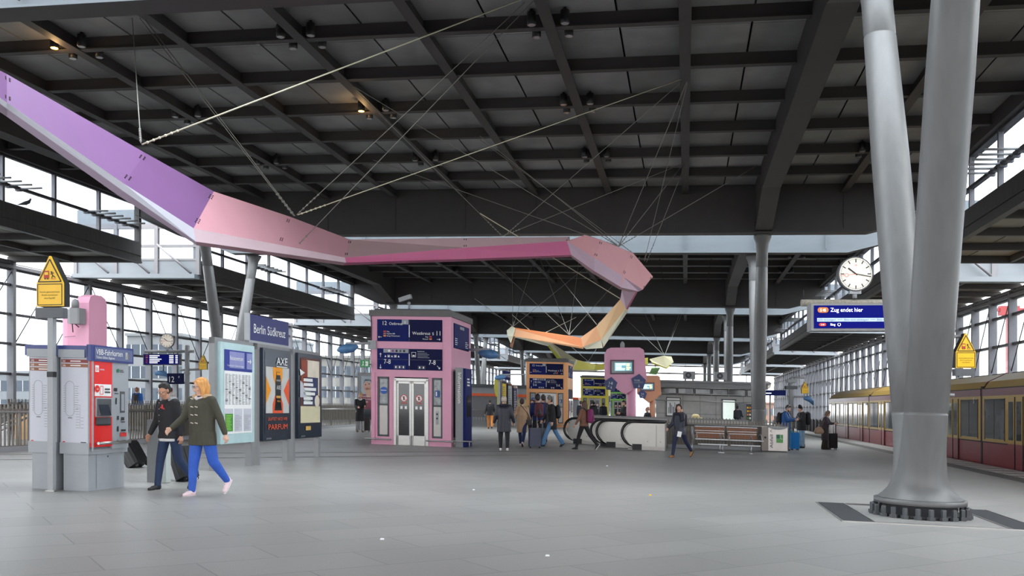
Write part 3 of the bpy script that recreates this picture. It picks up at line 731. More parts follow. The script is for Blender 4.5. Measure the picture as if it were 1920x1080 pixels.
# ------------------------------------------------------------------ lift towers
SIGNK = mat('sign_line_grey', (150, 154, 160), .5)
LRED, LORG, LBRN = mat('line_red', (190, 60, 50), .5), mat('line_orange', (226, 130, 60), .5), mat('line_brown', (160, 110, 80), .5)
DGLASS = mat('dark_lift_glass', (40, 42, 44), .08, 0, .25, 2.5)
DARKIN = mat('lift_interior', (90, 92, 92), .4, .3, .3, 1.5)
LGLASS = glass_mat('lift_glass', (.72, .76, .76), .7)
GREENS = mat('exit_green', (16, 120, 62), .4, emit=.03)
CAPM = mat('lift_cap_grey', (92, 90, 90), .5, .1, .05)
def lift(v, colname, col, num, full=True):
    P = mat('%s_lift_paint' % colname, col, .5, 0, .03, 2)
    W, Dp, Ht = 2.76, 2.8, 4.28
    t = thing('lift_tower', '%s framed lift tower with dark blue direction signs above glass doors' % colname, 'lift', H(-10.33, v))
    fr = MB()
    for x in (0, W-.3):
        for y in (0, Dp-.3): fr.box(x, x+(.22 if x == 0 else .3), y, y+.3, 0, Ht, P)
    for y in (0, Dp-.12): fr.box(.2, W-.28, y, y+.12, 4.17, Ht, P); fr.box(.2, W-.28, y, y+.12, 3.2, 3.44, P); fr.box(.2, W-.28, y, y+.12, 2.26, 2.5, P)
    for x in (.001, W-.12): fr.box(x, x+.119, .28, Dp-.28, 4.12, Ht, P); fr.box(x, x+.119, .28, Dp-.28, 2.55, 3.28, P); fr.box(x, x+.119, .28, Dp-.28, 0, .14, P)
    fr.box(.63, .81, .0, .1, .0, 2.27, P); fr.box(1.98, 2.1, .0, .1, 0, 2.27, P); fr.box(.2, .82, -.01, .1, 0, .26, P); fr.box(1.98, W-.2, -.01, .1, 0, .26, P)
    fr.build('tower_frame', t, shear=True)
    mb = MB(); mb.box(-.06, W+.06, -.06, Dp+.06, Ht, Ht+.2, CAPM); mb.box(.1, W-.1, .1, Dp-.1, Ht+.2, Ht+.26, DGREY); mb.build('roof_cap', t, shear=True)
    mb = MB(); mb.box(.1, W-.1, .5, Dp-.2, .02, 4.2, DARKIN); mb.box(.2, W-.2, .25, .5, 3.3, 4.2, DARKIN); mb.build('lift_shaft', t, shear=True)
    # front signs
    X0, X1 = .22, 2.46; XM = (X0+X1)/2-.02
    for z0, z1, up in ((3.44, 4.17, True), (2.5, 3.2, False)):
        sg = MB(); sg.box(X0, XM, -.03, .05, z0, z1, NAVY); sg.box(XM+.03, X1, -.03, .05, z0, z1, NAVYD); sg.box(XM, XM+.03, -.02, .05, z0, z1, BLACK)
        s_ = sg.build('direction_sign', t, shear=True)
        lt = MB(); p = Pl(lt, (0, -.034, z0), (1,0,0), (0,0,1), .003); h = z1-z0
        p.rect(XM+.002, h*.2, XM+.028, h*.76, WHITE, 1)
        if up:
            p.text(X0+.2, h*.74, .19, '12', WHITE, w=.95); p.text(X0+.42, h*.75, .13, 'Ostkreuz', WHITE, w=.95)
            p.rect(XM-.24, h*.78, XM-.01, h*.995, SIGNK); p.text(XM-.13, h*.81, .12, 'S', WHITE, 'c', 3, 1.1)
            for i, s in enumerate(('Ring', 'Flughafen BER', 'Königs Wusterhausen')):
                z = h*(.42-.1*i); p.rect(X0+.22, z-.005, X0+.31, z+.045, (LRED, LBRN, LORG)[i]); p.text(X0+.34, z, .06, s, WHITE)
            p.arrow(X0+.1, h*.19, .12, math.pi, WHITE)
            p.text(X1-.06, h*.3, .21, '11', WHITE, 'r', w=1); p.text(X1-.28, h*.31, .13, 'S', WHITE, 'r', w=1.1); p.text(X1-.4, h*.32, .145, 'Westkreuz', WHITE, 'r', w=.95)
            p.text(X1-.48, h*.2, .06, 'Ring', WHITE, 'r'); p.rect(X1-.44, h*.2, X1-.35, h*.26, LRED); p.text(X1-.48, h*.1, .06, 'Westend', WHITE, 'r'); p.rect(X1-.44, h*.1, X1-.35, h*.16, LORG)
            p.arrow(X1-.12, h*.12, .12, 0, WHITE)
        else:
            p.rect(X0, h*.475, X1, h*.49, DGREY)
            p.rect(X0+.22, h*.8, XM-.01, h*.98, SIGNK)
            for i, m_ in enumerate((WHITE, mat('violet_mark', (140, 60, 140)), BLACK, DGREY, BLACK)): p.disc(X0+.42+i*.13, h*.89, .042, m_, 3, 10)
            p.arrow(X0+.12, h*.68, .13, math.pi/2, WHITE); p.arrow(X0+.12, h*.14, .13, -math.pi/2, WHITE)
            for i in range(5):
                x = X0+.24+i*.115; p.rect(x, h*.58, x+.1, h*.7, SIGNK if i in (1, 3) else NAVY, 2); p.poly([(x+.02,h*.59),(x+.08,h*.59),(x+.05+.01*(i%2),h*.69)], WHITE, 3)
            p.text(X0+.24, h*.27, .22, num, WHITE)
            for i in range(3):
                x = X0+.6+i*.13; p.line([(x,h*.06),(x+.11,h*.06),(x+.11,h*.2),(x,h*.2),(x,h*.06)], .006, SIGNK); p.rect(x+.03, h*.08, x+.08, h*.17, WHITE, 3)
            p.line([(XM+.1,h*.62),(XM+.24,h*.62),(XM+.24,h*.84),(XM+.1,h*.84),(XM+.1,h*.62)], .01, WHITE); p.rect(XM+.13, h*.65, XM+.21, h*.71, WHITE)
            p.text(XM+.3, h*.87, .045, 'Raucherbereich', WHITE); p.scribble(XM+.3, h*.56, XM+.8, h*.84, 4, SIGNK, seed=3, fill=.3)
            p.text(X1-.22, h*.27, .22, num, WHITE, 'r')
            for i in range(2):
                x = XM+.32+i*.13; p.line([(x,h*.06),(x+.11,h*.06),(x+.11,h*.2),(x,h*.2),(x,h*.06)], .006, SIGNK); p.rect(x+.03, h*.08, x+.08, h*.17, WHITE, 3)
            p.arrow(X1-.12, h*.15, .14, -math.pi/4, WHITE)
        lt.build('lettering', s_, shear=True) if False else lt.build('lettering', t, shear=True)
    # right side sign and panels
    sg = MB(); sg.box(W-.02, W+.02, .34, Dp-.34, 3.3, 4.1, NAVY); p = Pl(sg, (W+.024, 0, 3.3), (0,1,0), (0,0,1), .003)
    p.rect(1.1, .66, 1.7, .76, SIGNK); p.scribble(.4, .08, .9, .34, 4, WHITE, seed=4, fill=.35); p.scribble(1.85, .05, 2.3, .3, 4, WHITE, seed=8, fill=.35); p.line([(1.38,0),(1.38,.8)], .01, NAVYD, 1)
    sg.build('direction_sign', t, shear=True)
    mb = MB(); mb.box(W-.03, W+.015, .34, Dp-.34, .3, 2.5, NAVYD); mb.box(W-.02, W+.03, .42, 1.3, .35, 1.9, DGLASS); mb.box(W-.02, W+.03, 1.5, 2.35, .35, 1.9, DGLASS)
    p = Pl(mb, (W+.032, 0, 0), (0,1,0), (0,0,1), .003); p.rect(.55, 1.1, 1.1, 1.8, mat('poster_lilac', (190, 170, 200))); p.rect(1.6, 1.0, 2.2, 1.8, mat('poster_slate', (70, 84, 120))); p.scribble(1.65, 1.1, 2.1, 1.5, 5, WHITE, seed=2)
    mb.build('side_panel', t, shear=True)
    # glass side lights left and right of the door
    for x0, x1, lab in ((.24, .62, 0), (2.11, 2.46, 1)):
        mb = MB(); mb.box(x0, x0+.05, -.01, .1, .3, 2.24, DGREY); mb.box(x1-.05, x1, -.01, .1, .3, 2.24, DGREY); mb.box(x0, x1, -.01, .1, 2.19, 2.26, DGREY); mb.box(x0, x1, -.01, .1, 1.3, 1.36, DGREY); mb.box(x0, x1, -.01, .1, .26, .33, DGREY)
        mb.box(x0+.05, x1-.05, .0, .08, .33, 1.3, STAIND); mb.box(x0+.05, x1-.05, .02, .06, 1.36, 2.19, mat('frosted_sidelight', (120, 124, 128), .15, 0, .4, 6))
        p = Pl(mb, (x0, -.004, 0), (1,0,0), (0,0,1), .003)
        if not lab: p.disc(.2, 1.8, .12, mat('blue_sticker', (50, 90, 170))); p.rect(.1, 1.8, .3, 1.815, WHITE, 2)
        else:
            p.rect(.1, 1.62, .26, 1.84, mat('blue_panel', (50, 80, 140))); p.rect(.13, 1.66, .17, 1.8, WHITE, 2); p.rect(.12, .72, .22, 1.16, GREYL); p.disc(.17, 1.06, .03, BLACK, 2); p.disc(.17, .92, .03, BLACK, 2)
        mb.build('side_light', t, shear=True)
    # doors
    mb = MB(); mb.box(.8, .88, -.04, .12, 0, 2.2, STAIN); mb.box(1.91, 1.99, -.04, .12, 0, 2.2, STAIN); mb.box(.8, 1.99, -.04, .12, 2.13, 2.22, STAIN); mb.build('door_frame', t, shear=True)
    for x0 in (.88, 1.4):
        mb = MB(); x1 = x0+.51
        for a, b, c_, d_ in ((x0,x0+.07,0,2.12),(x1-.07,x1,0,2.12),(x0,x1,0,.32),(x0,x1,2.05,2.12)): mb.box(a, b, .02, .07, c_, d_, STAIN)
        mb.box(x0+.07, x1-.07, .035, .055, .32, 2.05, DGLASS)
        p = Pl(mb, (x0, .034, 0), (1,0,0), (0,0,1), .003); cx = .255
        p.disc(cx, 1.56, .12, RED, 1, 24); p.disc(cx, 1.56, .1, WHITE, 2, 24); p.line([(cx-.07,1.63),(cx+.07,1.49)], .018, RED, 4); p.rect(cx-.03, 1.5, cx+.02, 1.62, BLACK, 3); p.rect(cx-.1, 1.38, cx+.1, 1.41, LRED)
        for q in (-.13, .02): p.rect(cx+q, 1.2, cx+q+.08, 1.3, WHITE)
        mb.build('door', t, shear=True)
    mb = MB(); mb.tube((-.18,-.16,.18),(.75,-.16,.18), .025, STAIN, n=8); mb.tube((1.95,-.16,.18),(W+.1,-.16,.18), .025, STAIN, n=8)
    for x in (-.1, .6, 2.1, 2.6): mb.tube((x,-.16,.18),(x,.02,.18), .015, STAIN, n=6)
    mb.build('kick_rail', t, shear=True)
    if full:
        # round black cable down the left edge
        mb = MB(); mb.path([(.05,-.03,4.5),(-.02,-.04,4.42),(.02,-.04,4.1),(.02,-.04,3.4),(-.06,-.04,3.2)], .018, BLACK, 6); mb.path([(.14,-.02,2.4),(.14,-.02,1),(.14,-.02,.1)], .01, P, 6); mb.build('cable_run', t, shear=True)
        mb = MB(); mb.box(-.1, .18, -.06, .05, 3.16, 3.46, GREYL); mb.build('junction_box', t, shear=True)
    return t
lift(29.2, 'pink', (222, 157, 182), '7-8')
lift(59.6, 'orange', (246, 176, 118), '5-6', False)
lift(91.6, 'yellow', (206, 190, 70), '3-4', False)
lift(123.5, 'green', (130, 190, 90), '1-2', False)

def camera_thing(loc, label, rz=-TH):
    t = thing('security_camera', label, 'camera', loc, rz)
    mb = MB(); mb.tube((0,0,0),(0,0,.22),.03,GREYL,n=8); mb.ball((0,0,.24),.06,GREYL,8); mb.build('camera_stand', t)
    mb = MB(); mb.hull4([(-.32,-.08,.28),(.1,-.08,.4),(.1,.08,.4),(-.32,.08,.28)], [(-.36,-.08,.42),(.06,-.08,.54),(.06,.08,.54),(-.36,.08,.42)], GREYL); mb.box(-.36,-.3,-.06,.06,.3,.36,BLACK); mb.build('camera_housing', t)
camera_thing(H(-9.2, 29.8, 4.54), 'white security camera on top of the pink lift tower')
# green exit sign on the left edge of the pink lift
t = thing('exit_sign', 'green running-man exit sign projecting from the pink lift tower', 'sign', H(-10.38, 29.05, 2.55))
mb = MB(); mb.box(-.26, .04, -.03, .03, 0, .24, GREENS); p = Pl(mb, (-.26, -.032, 0), (1,0,0), (0,0,1)); p.rect(.17,.04,.27,.2,WHITE); p.disc(.1,.18,.02,WHITE); p.line([(.1,.16),(.09,.1),(.05,.04)], .025, WHITE); p.line([(.09,.1),(.13,.05)], .02, WHITE); p.arrow(.2,.12,.08,math.pi,GREENS,3)
mb.build('sign_box', t, shear=True); mb = MB(); mb.box(-.3, -.26, -.04, .04, -.02, .26, GREYL); mb.build('sign_bracket', t, shear=True)
# wrapped arms projecting sideways from the lift towers
BLUEBAG = mat('blue_plastic_bag', (86, 130, 176), .35, 0, .2, 6, bump=.6)
def wrapped_arm(loc, L, label):
    t = thing('wrapped_display', label, 'display arm', loc)
    mb = MB(); mb.tube((0,0,0),(L,0,0),.045,GREYL,n=10); mb.build('arm_tube', t)
    mb = MB(); s = 1 if L > 0 else -1
    rr = random.Random(5); pts = [(L-s*.42,0,-.1),(L-s*.25,0,-.14),(L,0,-.17),(L+s*.2,0,-.2),(L+s*.32,0,-.22)]
    mb.path(pts, [.05,.14,.17,.13,.03], BLUEBAG, 9); mb.build('blue_wrap', t)
wrapped_arm(H(-10.35, 29.15, 3.36), -.85, 'white arm with a blue bag wrapped over its end, left of the pink lift tower')
wrapped_arm(H(-7.55, 31.7, 3.36), .75, 'white arm with a blue bag wrapped over its end, right of the pink lift tower')
# information pillar
t = thing('information_pillar', 'slim grey and blue information pillar at the corner of the pink lift tower', 'pillar', H(-7.45, 29.3))
mb = MB(); mb.box(0, .26, 0, .12, 0, 2.62, GREYP); mb.build('pillar_side', t, shear=True)
mb = MB(); mb.box(.26, .34, -.02, .9, 0, 2.6, NAVY)
p = Pl(mb, (.342, 0, 0), (0,1,0), (0,0,1)); p.scribble(.2,2.0,.7,2.3,3,WHITE,seed=3); p.rect(.2,1.0,.75,1.7,DGLASS); mb.build('pillar_front', t, shear=True)
mb = MB(); p = Pl(mb, (.05, -.003, 2.45), (0,0,-1), (1,0,0), .003); p.fit(0, 1.0, .03, .17, 'Information', WHITE); mb.build('lettering', t, shear=True)
mb = MB(); mb.tube((-.1,-.12,.2),(.6,-.12,.2),.022,STAIN,n=8); mb.tube((.55,-.12,.2),(.55,.6,.2),.022,STAIN,n=8); mb.tube((0,-.12,0),(0,-.12,.2),.015,STAIN,n=6); mb.tube((.5,-.12,0),(.5,-.12,.2),.015,STAIN,n=6); mb.build('kick_rail', t, shear=True)

# ------------------------------------------------------------------ ticket machines
CAB = mat('cabinet_grey', (156, 160, 165), .5, 0, .03); PAPERW = mat('map_paper', (196, 197, 206), .5, 0, .02)
REDM = mat('machine_red', (226, 32, 30), .4, 0, .03)
def route_map(mb, o, w, n3):
    p = Pl(mb, o, (1,0,0), (0,0,1), .002)
    p.rect(0, 0, w, 1.31, PAPERW, 1)
    for i in range(n3):
        z = 1.27-.065*i-.045; m_ = (LRED, LBRN, LBRN)[i]; m_ = mat('map_band_%d' % i, ((130, 50, 45), (150, 95, 70), (140, 90, 60))[i]) ; p.rect(0, z, w, z+.05, m_, 2); p.text(.02, z+.008, .045, ('S42','S45','S46')[i] if n3 == 3 else ('S41','S46')[i], WHITE, k=3); p.rect(.15, z+.018, .32, z+.032, WHITE, 3)
    import math as M_
    R = .07; cx, zt, zb = .14, .88, .5; L = []
    for i in range(13): a = M_.pi*i/12; L.append((cx+R*M_.cos(a), zt+R*M_.sin(a)))
    for i in range(13): a = M_.pi+M_.pi*i/12; L.append((cx+R*M_.cos(a), zb+R*M_.sin(a)))
    L.append(L[0]); p.line(L, .009, SIGNK, 2)
    for i in range(12):
        z = zb+i*.034; p.rect(cx-R-.035, z, cx-R-.008, z+.004, DGREY, 2); p.rect(cx+R+.01, z, cx+R+.06+.01*(i%3), z+.004, DGREY, 2)
    p.line([(cx+R,.6),(cx+R+.1,.6),(cx+R+.1,.25)], .007, SIGNK, 2)
    for i in range(8): p.rect(cx+R+.03, .26+i*.04, cx+R+.09, .264+i*.04, DGREY, 2); 
    for i in range(4): p.rect(cx+R+.11, .26+i*.05, cx+R+.16, .264+i*.05, DGREY, 2)
    p.rect(cx-.03, .4, cx+.04, .41, BLACK, 2); p.rect(.02,.04,.06,.055,RED,2); p.rect(w-.12,.04,w-.03,.055,DGREY,2)
def machine(loc, w, label, n3, front):
    t = thing('ticket_machine', label, 'ticket machine', loc)
    mb = MB(); mb.box(.0, w-.03, .02, .9, 0, .62, CAB); p = Pl(mb, (w-.028, 0, 0), (0,1,0), (0,0,1)); p.line([(.2,.03),(.2,.58),(.85,.58)], .006, DGREY); p.disc(.48,.5,.014,BLACK); mb.build('plinth', t, shear=True)
    mb = MB(); mb.box(-.03, w+.01, -.01, .93, .62, 2.0, CAB); route_map(mb, (-.01, -.012, .68+.0), w, n3)
    mb.box(-.03, w+.01, -.03, .93, .55, .72, CAB); mb.build('cabinet', t, shear=True)
    mb = MB(); mb.box(-.06, w+.02, -.06, .97, 2.0, 2.16, mat('blue_header', (44, 56, 120), .4)); mb.box(-.02, w-.03, -.075, -.06, 1.98, 2.1, CAB)
    if front:
        mb.box(w, w+.07, -.06, 1.0, 1.94, 2.18, mat('blue_header', (0,0,0))); p = Pl(mb, (w+.072, 0, 1.94), (0,1,0), (0,0,1)); p.rect(.02,.03,.96,.21,mat('header_face', (96, 104, 140))); p.fit(.05,.7,.1,.12,'VBB-Fahrkarten',WHITE); p.fit(.05,.5,.045,.05,'Tickets Billets Biglietti',WHITE); p.rect(.78,.06,.84,.17,WHITE); p.rect(.84,.05,.88,.15,GREYL)
    mb.build('header', t, shear=True)
    if front:
        X = w+.01
        mb = MB(); mb.box(X, X+.04, .0, .48, .66, 1.95, REDM); mb.box(X+.03, X+.05, .0, .02, .6, 1.95, GREYL)
        p = Pl(mb, (X+.042, 0, 0), (0,1,0), (0,0,1)); p.rect(.06,1.78,.15,1.88,WHITE); p.text(.07,1.8,.07,'DB',RED,k=3,w=.7); p.rect(.17,1.81,.28,1.83,S_PNK)
        p.rect(.05,1.42,.45,1.6,WHITE); p.disc(.1,1.53,.055,RED,3); p.text(.1,1.515,.03,'VBB',WHITE,'c',4); p.line([(.17,1.45),(.24,1.45),(.24,1.57),(.17,1.57),(.17,1.45)], .01, RED, 3); p.scribble(.28,1.46,.43,1.55,2,DGREY,3,5); p.rect(.07,.76+.22,.44,.88+.22,DGREY,2); p.rect(.09,.98,.42,1.0,BLACK,3)
        mb.build('red_front_panel', t, shear=True)
        mb = MB(); y0, y1 = .06, .45; z0, z1 = 1.12, 1.62-.22
        z0, z1 = .72+.42, 1.38
        mb.box(X+.04, X+.06, y0, y1, 1.11, 1.4, GREYL); p = Pl(mb, (X+.062, 0, 0), (0,1,0), (0,0,1)); 
        mb.hull4([(X+.06,y0+.02,1.13),(X+.06,y1-.02,1.13),(X+.06,y1-.02,1.38),(X+.06,y0+.02,1.38)], [(X+.12,y0+.03,1.13),(X+.12,y1-.1,1.13),(X+.07,y1-.1,1.3),(X+.07,y0+.03,1.3)], DGREY)
        mb.add([(X+.125,y0+.04,1.14),(X+.125,y1-.11,1.14),(X+.076,y1-.11,1.295),(X+.076,y0+.04,1.295)], [(0,1,2,3)], mat('touch_screen', (52, 56, 66), .15)); mb.build('screen', t, shear=True)
        mb = MB(); mb.box(X, X+.035, .48, .9, .62, 1.95, CAB); p = Pl(mb, (X+.037, 0, 0), (0,1,0), (0,0,1))
        p.disc(.62,1.82,.03,mat('s_green', (30, 110, 70)),2); p.scribble(.66,1.79,.8,1.84,2,DGREY,seed=3); p.rect(.68,1.17,.8,1.5,DGREY); p.rect(.7,1.2,.78,1.46,SIGNK,2)
        for (a,b,w_,h_) in ((.52,1.5,.08,.05),(.53,1.46,.1,.012),(.56,1.3,.03,.1),(.6,1.06,.04,.06),(.7,1.05,.08,.05),(.7,1.02,.1,.012),(.6,.88,.04,.08),(.7,.88,.12,.03),(.72,.85,.1,.012),(.72,.73,.1,.012),(.6,.7,.02,.05)): p.rect(a,b,a+w_,b+h_,BLACK,2)
        p.rect(.68,.8,.84,.86,RED,2)
        mb.build('coin_panel', t, shear=True)
        mb = MB(); mb.tube((X+.12,.03,.72),(X+.12,.82,.72),.022,STAIN,n=10); mb.tube((X,.1,.72),(X+.12,.1,.72),.015,STAIN,n=6); mb.tube((X,.75,.72),(X+.12,.75,.72),.015,STAIN,n=6); mb.build('handrail', t, shear=True)
    return t
pB = G(165, 922); pA = G(110, 919.5)
uB, vB = UV(pB)
machine(H(uB-.42, vB), .44, 'red fronted ticket machine with blue header and route map on its grey side', 2, True)
machine(H(uB-.95, vB), .43, 'grey back-to-back ticket cabinet with three-line route map, behind the sign pole', 3, False)

# ------------------------------------------------------------------ yellow train warning signs
def warn_head(mb, t_, k=1.0):
    pass
YTEXT = mat('warning_text', (60, 50, 20), .5)
def warning(loc, pole, label, s=1.0, rz=-.12, box=True, extra=None):
    t = thing('warning_sign', label, 'warning sign', loc, rz)
    if pole: mb = MB(); mb.box(-.042, .042, -.04, .04, 0, 2.55, GREYL); mb.box(-.07, .07, -.05, .05, 0, .02, STAIN); mb.box(-.048,.048,-.046,.046,1.68,1.76,BLACK); mb.build('pole', t)
    z0 = 2.55
    if box: mb = MB(); mb.bbox(-.235, .2, -.06, .1, z0, z0+.15, .02, mat('warning_base_grey', (92, 94, 98), .5)); mb.build('sign_base', t)
    z1 = z0+.17
    out = [(-.21,0),(.21,0),(.21,.34),(.01,.74),(-.01,.74),(-.21,.34)]
    mb = MB(); mb.prism([(x,-.02,z1+z) for x,z in out], (0,.14,0), BLACK); mb.build('sign_case', t)
    mb = MB(); mb.prism([(x,-.045,z1+z) for x,z in out], (0,.024,0), YEL)
    p = Pl(mb, (0,-.047,z1), (1,0,0), (0,0,1), .002)
    p.line([(-.18,.36),(.18,.36),(0,.69),(-.18,.36)], .018, YTEXT, 1); p.line([(-.19,.02),(.19,.02),(.19,.325),(-.19,.325),(-.19,.02)], .012, YTEXT, 1)
    p.rect(-.09,.41,-.01,.52,LRED,2); p.rect(-.08,.46,-.02,.5,YEL,3); p.disc(-.07,.405,.012,YTEXT,3); p.disc(-.03,.405,.012,YTEXT,3)
    p.disc(.03,.5,.014,YTEXT,2); p.line([(.03,.49),(.05,.45),(.09,.42)], .014, YTEXT, 2); p.line([(.01,.47),(.07,.49)], .01, YTEXT, 2); p.line([(.05,.45),(.03,.41)], .012, YTEXT, 2); p.line([(.02,.4),(.1,.4)], .008, LRED, 2)
    for i, s_ in enumerate(('Vorsicht, gekennzeichneten', 'Bereich erst betreten', 'wenn Zug hält!')): p.text(0, .2-.045*i, .032, s_, YTEXT, 'c', 2, .9)
    mb.build('sign_face', t)
    return t
pw = G(97, 921); warning(pw, True, 'yellow triangular train warning sign on a pale pole beside the ticket machine')

# ------------------------------------------------------------------ totems
def totem(loc, colname, P, label, rz, kind='full'):
    t = thing('totem', label, 'totem', loc, rz)
    # head outline in local x,z (front faces -y)
    o = [(-.82,2.62),(-.82,3.66),(-.72,3.84),(-.58,3.9),(.6,3.9),(.74,3.82),(.86,2.62),(.5,2.3),(.1,2.06),(.0,2.02),(-.1,2.06)]
    mb = MB(); n = len(o)
    mb.prism([(x,-.28,z) for x,z in o], (0,.3,0), P)
    sh = [(x*1.0+.06, z-.02) for x, z in o]; mb.prism([(x,.04,z) for x,z in sh], (0,.3,0), P); mb.prism([(x*.97,.0,z) for x,z in o], (0,.06,0), P)
    mb.build('totem_head', t)
    mb = MB(); mb.path2([((.28,.12,z), r) for z, r in ((0,.2),(2.7,.19))], P, 20); mb.build('stem', t)
    mb = MB(); mb.box(-.6,.36,-.33,-.27,2.82,3.4,mat('screen_bezel', (70, 30, 60), .4)); mb.box(-.55,.31,-.335,-.3,2.87,3.35,mat('screen_dark', (30, 40, 60), .1))
    p = Pl(mb, (-.55,-.337,2.87), (1,0,0), (0,0,1)); SCR = mat('screen_glow', (150, 200, 190), .4, emit=.5)
    p.rect(.12,.08,.82,.42,mat('screen_teal', (70, 110, 120), .3, emit=.3)); p.scribble(.16,.1,.58,.4,6,SCR,3,2); p.scribble(.6,.1,.8,.4,4,mat('screen_yellow', (220, 220, 120), .4, emit=.4),3,7)
    mb.build('display_screen', t)
    return t
def pentagon(parent_loc, rz, w, lines, label, num):
    t = thing('pentagon_sign', label, 'sign', parent_loc, rz)
    o = [(-.5*w,.28*w),(-.34*w,-.42*w),(.34*w,-.46*w),(.54*w,.16*w),(.06*w,.62*w)]
    mb = MB(); mb.prism([(x,-.03,z) for x,z in o], (0,.06,0), mat('pentagon_blue', (50, 62, 112), .45)); mb.build('sign_plate', t)
    mb = MB(); p = Pl(mb, (0,-.032,0), (1,0,0), (0,0,1))
    if num: p.text(0,.0,.3*w,num,WHITE,'c'); p.arrow(.02,-.22*w,.2*w,-math.pi/2,WHITE); p.rect(-.22*w,-.18*w,-.1*w,-.08*w,GREYL)
    else: p.text(-.3*w,.12*w,.14*w,'Fernzüge',WHITE,w=.8); p.scribble(-.32*w,-.08*w,.34*w,.08*w,2,GREYL,seed=2,fill=.25); p.arrow(.02,-.25*w,.2*w,-math.pi/2,WHITE)
    mb.build('lettering', t); return t
tp = GF(1171, 37.5); RZT = -.05
totem(tp, 'pink', PINK, 'pink rounded information totem with a screen, standing behind the escalators', RZT)
mb = MB(); mb.lathe([(.09,0),(.09,.14),(.05,.22),(.02,.24)], GREYL, n=14); o = mb.build('antenna_dome'); o.location = tp+Vector((-.1,-.1,3.92)); tag(o, 'small pale dome on top of the pink screen totem', 'antenna')
pentagon(D(1145, 721, 37.19), RZT, .5, None, 'blue pentagon sign reading 7-8 on the lower left of the pink totem', '7-8')
pentagon(D(1197, 717, 37.17), RZT, .56, None, 'blue pentagon sign with an arrow on the lower right of the pink totem', None)
BRNP = mat('terracotta_paint', (204, 142, 110), .5, 0, .03)
tq = GF(1216, 58); t_ = totem(tq, 'terracotta', BRNP, 'terracotta information totem with a screen, behind the pink one', RZT)
t_.scale = (.9,.9,.9)
pentagon(D(1204.5, 740, 57.7), RZT, .5, None, 'small blue pentagon sign reading 5-6 on the terracotta totem', '5-6')
# left totem, seen from its edge, behind the ticket machines
t = thing('totem', 'pink rounded totem seen edge-on behind the ticket machines', 'totem', GF(150, 22.8), -TH)
def rr_(x0,x1,z0,z1,b,bb): return [(x0+bb,z0),(x1-bb,z0),(x1,z0+bb),(x1,z1-b),(x1-b*.3,z1-b*.3),(x1-b,z1),(x0+b,z1),(x0+b*.3,z1-b*.3),(x0,z1-b),(x0,z0+bb)]
mb = MB(); mb.prism([(.12,y,z) for y,z in rr_(-.3,.42,2.15,3.86,.22,.3)], (.34,0,0), PINK); mb.prism([(-.16,y,z) for y,z in rr_(-.25,.36,2.1,3.6,.2,.3)], (.29,0,0), PINK); mb.build('totem_head', t, shear=False)
mb = MB(); mb.path2([((-.22,0,z), .21) for z in (0, 3.3)], PINK, 20); mb.build('stem', t)
mb = MB(); p = Pl(mb, (-.15,-.3,2.3), (1,0,0), (0,0,1)); p.line([(.0,.5),(.3,.52)], .01, DGREY, 20); mb.build('panel_seam', t)
t = thing('loudspeaker_box', 'grey loudspeaker box with a dome fixed to the pink totem, above the ticket machines', 'loudspeaker', D(141, 606, 22.25), -TH)
mb = MB(); mb.bbox(-.1,.16,-.1,.2,-.02,.36,.03,GREYP); mb.box(-.2,-.1,-.02,.14,.0,.34,GREYL); mb.build('housing', t)
mb = MB(); mb.lathe([(.09,.36),(.09,.5),(.07,.56),(.02,.59)], GREYP, n=14); mb.build('dome', t)
mb = MB(); mb.tube((.0,0,-.02),(.1,0,-.1),.012,BLACK,n=6); mb.tube((-.08,0,-.02),(-.06,0,-.22),.012,BLACK,n=6); mb.build('cable_tail', t)

